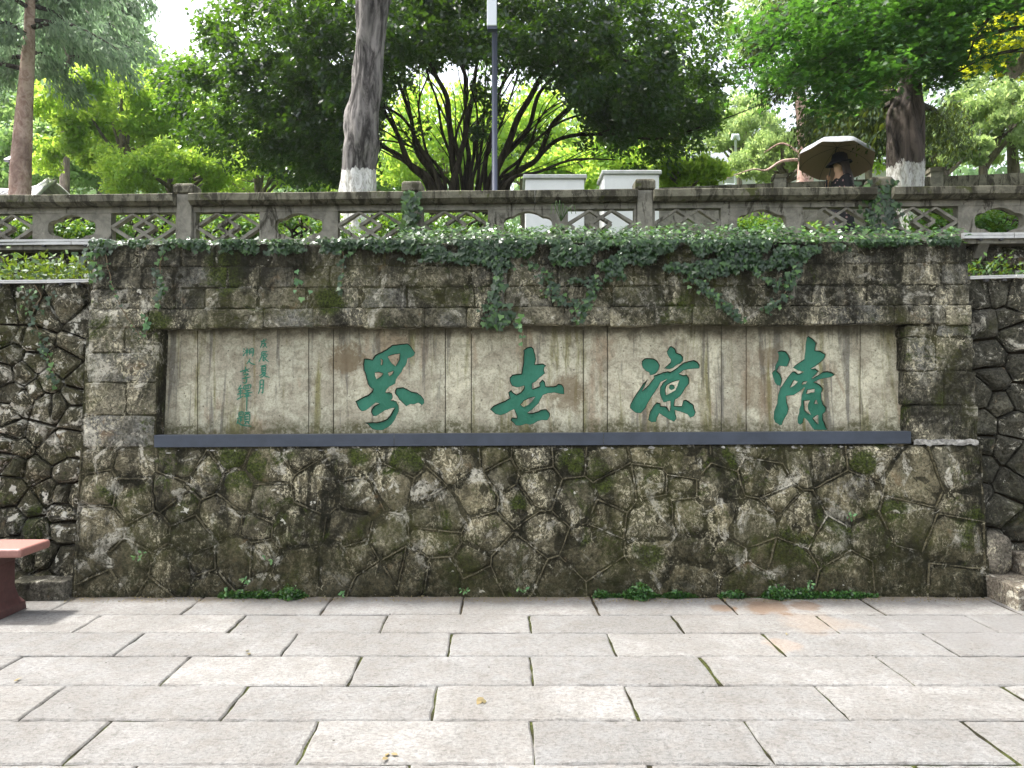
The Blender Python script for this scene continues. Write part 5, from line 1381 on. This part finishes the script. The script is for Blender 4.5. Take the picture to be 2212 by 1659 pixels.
# ------------------------------------------------------------------ ivy on the ledge and down the wall
def env_bot(u):
    return float(np.interp(u, [190, 215, 300, 400, 520, 620, 740, 800, 880, 930, 1000, 1060, 1130, 1200, 1260, 1330, 1400, 1450, 1500, 1560, 1620, 1680, 1740, 1760, 1850, 1950, 2060, 2075],
                              [532, 538, 534, 534, 536, 544, 536, 540, 556, 556, 566, 590, 562, 596, 606, 598, 584, 576, 590, 596, 578, 574, 556, 540, 526, 522, 520, 516]))
def dens(u): return float(np.interp(u, [190, 300, 420, 560, 700, 820, 900, 1050, 1200, 1700, 1760, 2070], [.16, .2, .28, .6, .4, .7, .85, .85, 1.0, 1.0, .55, .4]))
C = []; T = []; Nn = []; Rn = []
while len(C) < 9500:                      # draping over the edge, thinning downwards
    u = RS.uniform(195, 2072)
    if RS.rand() > dens(u): continue
    b_ = env_bot(u)+RS.normal()*5; t_ = 518
    fr = RS.rand()**1.5
    v = t_+(b_-t_)*fr
    if noise.noise(Vector((u*.02, v*.03, 7))) < -.25+fr*.25: continue
    h = .015+RS.rand()*.07*(1-fr*.5)*(1.4 if 1150 < u < 1750 else 1)
    X, Z = wxz(u, v, h); C.append(WP(X, Z, h)); T.append((RS.normal()*.6, -.25, -1)); Nn.append((RS.normal()*.5, -1, .55+RS.normal()*.4)); Rn.append(RS.rand()*.85)
while len(C) < 24000:                     # carpet on the bed
    u = RS.uniform(200, 2080)
    if RS.rand() > dens(u)*.9+.1: continue
    y = 5.56+RS.rand()**1.3*1.15; X = (u-CX)/F*5.65
    hm = (.07 if u < 850 else .14)*(.6+.8*abs(noise.noise(Vector((X*2.5, y*2, 0)))))+(.05 if u > 850 else 0)
    z = 2.60+RS.rand()*hm+max(0, y-5.8)*.12
    C.append((X, y, z)); T.append((RS.normal(), RS.normal()*.6-.7, -.3)); Nn.append((RS.normal()*.5, -.45+RS.normal()*.3, 1)); Rn.append(min(1, RS.rand()*.8+.25*(z > 2.70)))
C = np.array(C); n = len(C)
ivy = leaves("ivy_carpet", C, .031*(.6+.8*RS.rand(n)), np.array(Nn), np.array(T), IVY, M['ivy'], None, np.array(Rn), kind="stuff")
props(ivy, "dense dark glossy ivy carpeting the ledge and draping over the top of the carved wall", "ivy")
# hanging strands: each a plant of its own
def strand(label, px_pts, nl, spread, size, D=None, mat='ivy', h=.03, wr=.0035, name="ivy_strand"):
    P = []
    for u, v in px_pts:
        if D is None: X, Z = wxz(u, v, h); P.append(Vector(WP(X, Z, h)))
        else: X, Z = wxz(u, v, h, D, B0); P.append(Vector(WP(X, Z, h, D)))
    t = thing(name, P[0], label, "ivy", "ivy strands hanging down the stone walls")
    sp_ = spline(P, max(14, 6*len(P))); sp_ = [p+Vector((noise.noise(p*14)*.012, -abs(noise.noise(p*9))*.01, noise.noise(p*11)*.01)) for p in sp_]
    mk("stem", *tube(sp_, [wr]*len(sp_), 5), M['vine'], t, True)
    n = nl; k = RS.randint(0, len(sp_), n); base = np.array([tuple(sp_[i]) for i in k])
    wd = np.interp(k/len(sp_), np.linspace(0, 1, len(spread)), spread)
    C = base+np.stack([RS.normal(size=n)*wd, -RS.rand(n)*.035, RS.normal(size=n)*.018], 1)
    leaves("foliage", C, size*(.6+.7*RS.rand(n)), np.stack([RS.normal(size=n)*.5, -np.ones(n), .5+RS.normal(size=n)*.3], 1), np.stack([RS.normal(size=n)*.5, np.full(n, -.2), -np.ones(n)], 1), IVY, M[mat], t)
strand("thick ivy tail reaching down to the panel left of its middle", [(1075, 560), (1078, 600), (1070, 640), (1080, 680), (1075, 700)], 190, [.02, .02, .035, .07, .07], .045)
strand("ivy strand hanging right of the thick tail", [(1175, 590), (1190, 625), (1215, 650), (1255, 660), (1250, 690)], 120, [.04, .03, .02, .03], .034)
strand("ivy strand curling below the drape in the middle right", [(1290, 600), (1275, 640), (1262, 675)], 70, [.03, .02, .015], .032)
strand("ivy strand slanting down to the right above the third character", [(1485, 590), (1520, 620), (1555, 650), (1595, 692)], 130, [.03, .03, .02, .02], .034)
strand("ivy strand looping down then back near the right end of the drape", [(1625, 575), (1650, 600), (1690, 615), (1712, 590)], 80, [.02, .015, .02], .034)
strand("straight ivy strand at the right end of the drape", [(1722, 565), (1710, 600), (1690, 640), (1655, 665)], 100, [.03, .02, .02, .02], .034)
strand("thin wiry ivy strand down the left pier of the carved wall", [(228, 545), (236, 590), (255, 650), (285, 700), (310, 730), (322, 690)], 34, [.02, .012, .006, .006], .024)
strand("dark ivy strand beside the top left corner of the carved panel", [(352, 545), (345, 590), (352, 620), (345, 655)], 60, [.022, .02, .014], .034)
strand("short ivy spray with bare hanging root left of the middle", [(740, 545), (742, 570), (735, 640)], 30, [.05, .01, .0], .034)
strand("four pale ivy leaves on the upper left of the wall", [(632, 600), (645, 610), (640, 625), (650, 632)], 7, [.03, .03], .055, None, 'ivyb')
strand("pale ivy leaves near the top left corner of the panel", [(318, 680), (325, 690), (322, 700)], 6, [.02, .02], .05, None, 'ivyb')
strand("ivy sprig with pale leaves just over the second character", [(1120, 700), (1128, 720), (1130, 742)], 8, [.012, .015], .032, None, 'ivyb')
strand("ivy creeping over the left dry stone wall", [(75, 615), (90, 640), (70, 680), (95, 740), (105, 770), (125, 830)], 80, [.09, .08, .03, .02, .01], .034, DL)
strand("ivy tangle hanging over the left end of the ledge", [(205, 535), (190, 560), (215, 580), (200, 610)], 45, [.06, .06, .04], .04)
# ivy on two balustrade posts
def post_ivy(u, v0, v1, w, n_, label):
    Y = 7.08; t = thing("post_ivy", tuple(at(u, v0, Y)), label, "ivy", "ivy climbing balustrade posts")
    P = [at(u, v1, Y), at(u-3, (v0+v1)/2, Y), at(u+2, v0, Y)]; mk("stem", *tube(spline(P, 8), [.005]*9, 5), M['vine'], t)
    uu = u+RS.normal(size=n_)*w; vv = RS.uniform(v0, v1, n_); C = np.array([tuple(at(a, b_, Y+RS.uniform(-.06, .03))) for a, b_ in zip(uu, vv)])
    leaves("foliage", C, .055*(.6+.8*RS.rand(n_)), np.stack([RS.normal(size=n_)*.5, -np.ones(n_), .5+RS.normal(size=n_)*.3], 1), np.stack([RS.normal(size=n_)*.4, np.full(n_, -.1), -np.ones(n_)], 1), IVY, M['ivy'], t)
post_ivy(886, 412, 500, 9, 150, "ivy hanging off the balustrade post right of the gnarled juniper")
post_ivy(1902, 385, 500, 17, 420, "thick ivy smothering the balustrade post in front of the limewashed trunk")
# ferns and weeds on the side beds
def patch(name, label, cat, xr, yr, zf, n_, size, mat, tmpl=OVAL, up=.8, cloud=.05):
    x = RS.uniform(*xr, n_); y = RS.uniform(*yr, n_)
    m_ = np.array([noise.noise(Vector((a*4, b_*4, 2))) for a, b_ in zip(x, y)])
    z = np.array([zf(a, b_) for a, b_ in zip(x, y)])+RS.rand(n_)*cloud*(1+1.5*m_)
    o = leaves(name, np.stack([x, y, z], 1), size*(.6+.8*RS.rand(n_)), RS.normal(size=(n_, 3))*.5+np.array([0, -.5, .9]), RS.normal(size=(n_, 3))+np.array([0, -.3, up]), tmpl, M[mat], None, np.clip(.45+m_+RS.rand(n_)*.4-.2, 0, 1), kind="stuff")
    return props(o, label, cat)
patch("fern_bed", "bright ferns and creepers on the ledge above the left dry wall", "ground cover", (-5.6, -3.1), (5.72, 6.7), lambda x, y: zl+.0+max(0, y-5.8)*.16, 2600, .055, 'fern', SPRIG*np.array([1.5, 1, 1]), .6, .16)
patch("fern_bed", "sparse dry creepers on the ledge above the right dry wall", "ground cover", (3.5, 5.6), (5.75, 6.7), lambda x, y: zr_+.0+max(0, y-5.8)*.16, 900, .045, 'fern', SPRIG*np.array([1.5, 1, 1]), .6, .14)
def px_weed(label, u0, u1, n_, hgt):
    x0, x1 = (u0-CX)/F*5.36, (u1-CX)/F*5.36; x = RS.uniform(x0, x1, n_)
    prof = np.clip(1-((x-(x0+x1)/2)/((x1-x0)/2))**2, 0, 1)**.35*np.array([max(.12, .55+1.5*noise.noise(Vector((a*6, u0, 1)))) for a in x])
    y = 5.39-RS.rand(n_)**.8*.10*prof; z = RS.rand(n_)**1.2*hgt*1.5*prof+.004
    o = leaves("clover_patch", np.stack([x, y, z], 1), .019*(.6+.8*RS.rand(n_)), RS.normal(size=(n_, 3))*.5+np.array([0, -.4, .9]), RS.normal(size=(n_, 3))+np.array([0, -.5, .1]), OVAL*np.array([1.5, 1, 1]), M['weed'], None, kind="stuff")
    props(o, label, "ground cover")
px_weed("low clover patch at the wall foot under the left characters", 472, 662, 2200, .055)
px_weed("clover patch at the wall foot right of the middle", 1283, 1508, 2600, .065)
px_weed("long clover patch at the wall foot near the orange stained slabs", 1555, 1900, 3400, .06)
def sprig(label, u, v, n_, r_, mat='ivyb', D=D0, leaf=.028):
    X, Z = wxz(u, v, .02, D, B0); p = Vector(WP(X, Z, .02, D))
    t = thing("wall_plant", p, label, "plant", "small plants sprouting from the wall joints")
    pts = []; cs = []
    for k in range(3):
        e = p+Vector((RS.normal()*r_*.7, -.03-RS.rand()*.03, r_*(RS.rand()*1.4-.1))); q = spline([p, (p+e)/2+Vector((0, -.015, .01)), e], 5); pts.append(tube(q, [.0015]*6, 4)); cs += q[2:]
    mk("stem", *join(pts), M['vine'], t)
    C = np.array([tuple(cs[i]) for i in RS.randint(0, len(cs), n_)])+RS.normal(size=(n_, 3))*.006
    leaves("foliage", C, leaf*(.6+.7*RS.rand(n_)), RS.normal(size=(n_, 3))*.4+np.array([0, -1, .7]), RS.normal(size=(n_, 3))*.7+np.array([0, -.2, -.4]), OVAL, M[mat], t)
for lab, u, v, n_, r_ in (("bright green sprig growing from the rubble under the rightmost character", 1832, 1122, 12, .04), ("small sprig low in the rubble left of the middle", 588, 1212, 12, .04),
        ("dull sprig above the kerb stone at the left of the rubble", 305, 1208, 10, .04), ("tuft of sprigs at the wall foot left of centre", 540, 1262, 16, .04), ("tiny weed at the wall foot in the middle", 1000, 1278, 12, .03),
        ("tiny weed at the wall foot right of the middle", 1130, 1275, 10, .025), ("pale sprig above the long clover patch", 1745, 1262, 14, .035), ("tiny weed at the wall foot far left", 490, 1280, 10, .03), ("tiny weed at the wall foot near the left clover patch", 745, 1285, 8, .02)):
    sprig(lab, u, v, n_, r_)
# rail grass tuft
gt = thing("grass_tuft", at(1215, 470, 7.0), "thin pale grass tuft arching over the balustrade rail", "grass")
parts = []
for k in range(7):
    a = at(1212, 478, 7.0); e = at(1195+k*7, 440-8*math.sin(k), 6.98); g_ = at(1190+k*9, 462, 6.95)
    parts.append(tube(spline([a, e, g_], 8), [.003]*9, 4))
mk("blades", *join(parts), M['hedge'], gt)
# leaf litter on the paving
for lab, u, v, s in (("small curled leaf on the third row of slabs", 541, 1411, .03), ("torn green leaf on the slab near the middle of the paving", 1040, 1508, .055), ("curled brown leaf near the front of the paving", 838, 1637, .035),
        ("yellow leaf at the wall foot left of the middle", 908, 1291, .03), ("tiny dark leaf on the right paving", 1695, 1370, .02), ("small leaf at the left edge of the paving", 36, 1470, .03)):
    Y = CAMZ*F/(v-CY); p = np.array([tuple(at(u, v, Y))]); p[:, 2] = .008
    C = np.repeat(p, 3, 0)+RS.normal(size=(3, 3))*np.array([s*.3, s*.3, .001])
    o = leaves("fallen_leaf", C, s, RS.normal(size=(3, 3))*.25+np.array([0, 0, 1]), RS.normal(size=(3, 3))*np.array([1, 1, .1]), OVAL, M['dryleaf'], None)
    props(o, lab, "leaf", "fallen leaves on the paving")
o = patch("debris", "fine dark leaf crumbs along the wall foot", "debris", (-3.2, 3.4), (5.25, 5.4), lambda x, y: .003, 1500, .011, 'dryleaf', OVAL, .0, .004)

# ------------------------------------------------------------------ woman under an umbrella
M['skin'] = simple("skin", (.62, .38, .26), .55, .4)
M['hair'] = simple("dark_brown_hair", (.045, .025, .018), .45, .5, .4, 60, bstr=.4)
M['hat'] = simple("black_cloth_hat", (.010, .011, .018), .8)
def _dress():
    m = NM("black_floral_dress"); v_ = m.vor(14); n = m.noise(20, 3, .5)
    c = m.mix(m.ramp(m.math('ADD', v_, m.math('MULTIPLY', n, .3)), .36, .32), (.012, .012, .016), (.36, .22, .22))
    return m.done(m.bsdf(c, .8))
M['dress'] = _dress()
M['umb_in'] = simple("umbrella_lining", (.34, .24, .18), .85)
M['umb_out'] = simple("umbrella_silver_top", (.38, .40, .43), .5, .3, .5, 7)
PX, PY = (1812-CX)/F*10, 10.0; GZ = 2.946
per = thing("person", (PX+.02, PY, GZ), "woman with long brown hair, black hat and dark floral dress walking left under an umbrella", "person")
def skin_body():
    K = {}; vs = []; rs = []; es = []
    def a(name, p, r, par=None):
        K[name] = len(vs); vs.append(p); rs.append(r)
        if par is not None: es.append((K[par], K[name]))
    # facing -x; y is her side axis (camera side = -y = her left... )
    a('pelvis', (0, 0, .92), (.125, .15)); a('waist', (0, 0, 1.06), (.09, .12), 'pelvis'); a('chest', (-.01, 0, 1.25), (.10, .15), 'waist'); a('neckb', (0, 0, 1.39), (.06, .08), 'chest'); a('neck', (-.02, 0, 1.45), (.045, .045), 'neckb'); a('skull', (-.035, 0, 1.53), (.07, .065), 'neck'); a('crown', (-.025, 0, 1.61), (.075, .07), 'skull')
    for s, nm in ((-1, 'l'), (1, 'r')):
        a('sh'+nm, (.0, s*.155, 1.36), (.048, .048), 'neckb')
        if s < 0:
            a('el'+nm, (.05, -.20, 1.10), (.036, .036), 'sh'+nm); a('wr'+nm, (-.13, -.17, .98), (.024, .024), 'el'+nm); a('ha'+nm, (-.20, -.165, .975), (.030, .018), 'wr'+nm)
        else:
            a('el'+nm, (-.08, .19, 1.12), (.036, .036), 'sh'+nm); a('wr'+nm, (-.16, .08, 1.30), (.024, .024), 'el'+nm); a('ha'+nm, (-.155, .05, 1.37), (.028, .018), 'wr'+nm)
        st = .14*s
        a('hip'+nm, (0, s*.085, .86), (.09, .09), 'pelvis'); a('kn'+nm, (-.06+st*.6, s*.085, .48), (.058, .055), 'hip'+nm); a('an'+nm, (.02+st*1.2, s*.085, .09), (.034, .034), 'kn'+nm); a('to'+nm, (-.12+st*1.2, s*.085, .035), (.03, .035), 'an'+nm)
    # fingers
    for (nm, base, dr, up) in (('l', (-.215, -.165, .975), (-1, 0, -.25), (0, 1, 0)), ('r', (-.155, .04, 1.385), (-.6, -.7, .1), (0, 0, 1))):
        b_ = Vector(base); d = Vector(dr).normalized(); s_ = Vector(up)
        for k, Lf in enumerate((.055, .062, .057, .045)):
            o_ = s_*(.0165*(k-1.5)); p1 = b_+o_+d*.03; p2 = p1+(d+Vector((0, 0, -.35 if nm == 'l' else 0))).normalized()*Lf*.5; p3 = p2+(d*.5+Vector((.2, 0, -.8)) if nm == 'l' else d*.2+Vector((.7, .3, 0))).normalized()*Lf*.5
            a('f%s%d' % (nm, k), tuple(p1), (.009, .009), 'ha'+nm); a('g%s%d' % (nm, k), tuple(p2), (.008, .008), 'f%s%d' % (nm, k)); a('h%s%d' % (nm, k), tuple(p3), (.007, .007), 'g%s%d' % (nm, k))
        p1 = b_+s_*.03+Vector((.02, 0, -.01)); a('t'+nm, tuple(p1), (.010, .010), 'ha'+nm); a('u'+nm, tuple(p1+d*.03+s_*.008), (.008, .008), 't'+nm)
    me = bpy.data.meshes.new("body"); me.from_pydata(vs, es, []); o = bpy.data.objects.new("body", me); COL.objects.link(o)
    m = o.modifiers.new("skin", 'SKIN'); sv = me.skin_vertices[0].data
    for i, r_ in enumerate(rs): sv[i].radius = r_
    sv[0].use_root = True; m.use_smooth_shade = True
    o.modifiers.new("sub", 'SUBSURF').levels = 2; o.modifiers["sub"].render_levels = 2
    dg = bpy.context.evaluated_depsgraph_get(); dg.update()
    me2 = bpy.data.meshes.new_from_object(o.evaluated_get(dg)); V = [tuple(v.co) for v in me2.vertices]; Fa = [tuple(p.vertices) for p in me2.polygons]
    bpy.data.objects.remove(o)
    # face relief: nose, chin, brow pulled out of the head
    out = []
    for (x, y, z) in V:
        if z > 1.44:
            dy = abs(y)
            nose = math.exp(-((z-1.545)/.016)**2-(dy/.012)**2)*.026; chin = math.exp(-((z-1.482)/.018)**2-(dy/.025)**2)*.020
            lip = math.exp(-((z-1.512)/.009)**2-(dy/.02)**2)*.009; soc = math.exp(-((z-1.572)/.010)**2-((dy-.03)/.014)**2)*.008
            if x < -.05: x -= nose+chin+lip-soc
        out.append((x, y, z))
    return out, Fa
try:
    V, Fa = skin_body()
    wp = lambda p: (PX+.03+p[0], PY+p[1], GZ+p[2])
    mk("body", [wp(p) for p in V], Fa, M['skin'], per, True)
    def loft(name, rings, mat, n=22, cap=False, off=(0, 0), fold=0.0):
        Vv = []; Ff = []
        for (z, rx, ry, cx_, cy_) in rings:
            for k in range(n):
                t = 2*math.pi*k/n; ff = 1+fold*math.sin(t*7)*max(0, (1.0-z))
                Vv.append(wp((cx_+math.cos(t)*rx*ff, cy_+math.sin(t)*ry*ff, z)))
        for r_ in range(len(rings)-1):
            for k in range(n): Ff.append((r_*n+k, r_*n+(k+1) % n, (r_+1)*n+(k+1) % n, (r_+1)*n+k))
        if cap: Ff.append(tuple((len(rings)-1)*n+k for k in range(n)))
        return mk(name, Vv, Ff, mat, per, True)
    loft("dress", [(.42, .24, .22, 0, 0), (.60, .20, .20, 0, 0), (.80, .155, .185, 0, 0), (.92, .14, .175, 0, 0), (1.05, .105, .14, 0, 0), (1.20, .125, .17, -.01, 0), (1.32, .115, .185, 0, 0), (1.385, .075, .13, 0, 0), (1.41, .055, .065, -.005, 0)], M['dress'], fold=.10)
    for s in (-1, 1):
        sh = Vector((0, s*.155, 1.36)); el = Vector((.05, -.20, 1.10)) if s < 0 else Vector((-.08, .19, 1.12)); e = sh+(el-sh)*.6
        v, f = tube([wp(sh+(sh-el).normalized()*.03), wp(sh), wp(e)], [.045, .062, .058], 12, True); mk("sleeve", v, f, M['dress'], per, True)
    # hair: back and sides of the head falling over the shoulders
    Vv = []; Ff = []; n = 20
    for j, (z, r_, cx_, a0) in enumerate(((1.665, .03, -.01, 0), (1.655, .075, -.01, 0), (1.60, .098, -.012, .35), (1.53, .095, .004, 1.25), (1.46, .10, .02, 1.35), (1.38, .115, .03, 1.3), (1.28, .12, .03, 1.15), (1.18, .10, .045, 1.3), (1.10, .06, .055, 1.4))):
        for k in range(n+1):
            t = -math.pi+a0*.9+(2*math.pi-2*a0*.9)*k/n
            wv = 1+.06*math.sin(t*9+j*.8)
            Vv.append(wp((cx_+math.cos(t)*r_*wv, math.sin(t)*r_*.98*wv, z)))
    for j in range(8):
        for k in range(n): Ff.append((j*(n+1)+k, j*(n+1)+k+1, (j+1)*(n+1)+k+1, (j+1)*(n+1)+k))
    hr = mk("hair", Vv, Ff, M['hair'], per, True); hr.modifiers.new("t", 'SOLIDIFY').thickness = .012
    # hat: domed crown with a drooping brim that dips over the face
    Vv = []; Ff = []; n = 26
    for j, (r_, z) in enumerate(((.165, 1.575), (.145, 1.600), (.108, 1.625), (.104, 1.66), (.095, 1.70), (.060, 1.725), (.01, 1.73))):
        for k in range(n):
            t = 2*math.pi*k/n; fx = -math.cos(t) if math.cos(t) < 0 else 0
            ext = 1+.12*max(0, -math.cos(t))*(j < 2)
            Vv.append(wp((-.02+math.cos(t)*r_*ext, math.sin(t)*r_*.92, z-(.035*max(0, -math.cos(t)) if j < 2 else 0)+(.02*max(0, math.cos(t)) if j < 2 else 0))))
    for j in range(6):
        for k in range(n): Ff.append((j*n+k, j*n+(k+1) % n, (j+1)*n+(k+1) % n, (j+1)*n+k))
    h_ = mk("hat", Vv, Ff, M['hat'], per, True); h_.modifiers.new("t", 'SOLIDIFY').thickness = .006
    for s in (-1, 1):
        eb = tube([wp((-.098, s*.030, 1.575)), wp((-.104, s*.030, 1.575))], [.009, .004], 8); mk("eye", *eb, M['hat'], per, True)
        q = tube([wp((-.03, s*.066, 1.535)), wp((-.025, s*.074, 1.55)), wp((-.028, s*.068, 1.572))], [.008, .012, .008], 8); mk("ear", *q, M['skin'], per, True)
    mk("mouth", *tube([wp((-.118, -.016, 1.509)), wp((-.124, 0, 1.510)), wp((-.118, .016, 1.509))], [.003, .005, .003], 6), simple("lips", (.35, .09, .08), .5), per, True)
    for s, st in ((-1, -.14), (1, .14)):
        mk("shoe", *tube([wp((.05+st*1.2, s*.085, .035)), wp((-.05+st*1.2, s*.085, .03)), wp((-.15+st*1.2, s*.085, .025))], [.038, .04, .025], 10), M['hat'], per, True)
except Exception as ex:
    print("PERSON", ex)
    raise
# umbrella
um_c = at(1806, 345, 10.0); hand = Vector((PX+.03-.175, PY+.03, GZ+1.385))
ax = Vector((.20, .26, 1)).normalized()
um = thing("umbrella", hand, "open umbrella with silvery top and brown lining tilted over the woman", "umbrella")
apex = um_c+ax*.20; s1 = ax.cross(Vector((0, 1, 0))).normalized(); s2 = ax.cross(s1).normalized()
NR = 8; R0 = .50; Vv = []; Ff = []; ns = 6; nseg = 7
for k in range(NR*ns):
    t = 2*math.pi*k/(NR*ns); fr_ = (k % ns)/ns; sag = math.sin(math.pi*fr_)
    for j in range(1, nseg+1):
        q = j/nseg; r_ = R0*math.sin(q*math.pi/2*.98)*(1-.075*sag*q); dz = -.24*(1-math.cos(q*math.pi/2*.95))-.012*sag*q
        Vv.append(apex+s1*(math.cos(t)*r_)+s2*(math.sin(t)*r_)+ax*dz)
tot = NR*ns
for k in range(tot):
    for j in range(nseg-1): Ff.append((k*nseg+j, ((k+1) % tot)*nseg+j, ((k+1) % tot)*nseg+j+1, k*nseg+j+1))
Vv.append(apex); 
for k in range(tot): Ff.append((len(Vv)-1, ((k+1) % tot)*nseg, k*nseg))
mk("canopy", Vv, Ff, M['umb_out'], um, True)
mk("lining", [v-ax*.004-(v-apex)*.004 for v in Vv], [tuple(reversed(f)) for f in Ff], M['umb_in'], um, True)
mk("shaft", *tube([hand-ax*.10, apex+ax*.04], [.006, .006], 8), M['alud'], um)
mk("handle", *tube([hand-ax*.16, hand-ax*.0], [.014, .013], 10), M['hat'], um, True)
for k in range(NR):
    t = 2*math.pi*k/NR; pts = []
    for j in range(nseg+1):
        q = j/nseg; r_ = R0*math.sin(q*math.pi/2*.98); dz = -.24*(1-math.cos(q*math.pi/2*.95))
        pts.append(apex+s1*(math.cos(t)*r_*.99)+s2*(math.sin(t)*r_*.99)+ax*(dz-.010))
    mk("rib", *tube(pts, [.0025]*len(pts), 5), M['alud'], um)

# ------------------------------------------------------------------ air
hm = bpy.data.materials.new("haze_air"); hm.use_nodes = True; ht = hm.node_tree; ht.nodes.clear()
ho = ht.nodes.new("ShaderNodeOutputMaterial"); pv = ht.nodes.new("ShaderNodeVolumePrincipled")
pv.inputs["Color"].default_value = (.95, .97, 1, 1); pv.inputs["Density"].default_value = .00045; pv.inputs["Anisotropy"].default_value = .35
ht.links.new(pv.outputs[0], ho.inputs["Volume"])
hz_ = mk("haze", *boxvf(-170, 170, -155, 205, -1.3, 62), hm); hz_["kind"] = "stuff"; hz_["label"] = "thin pale humid air between the trees"
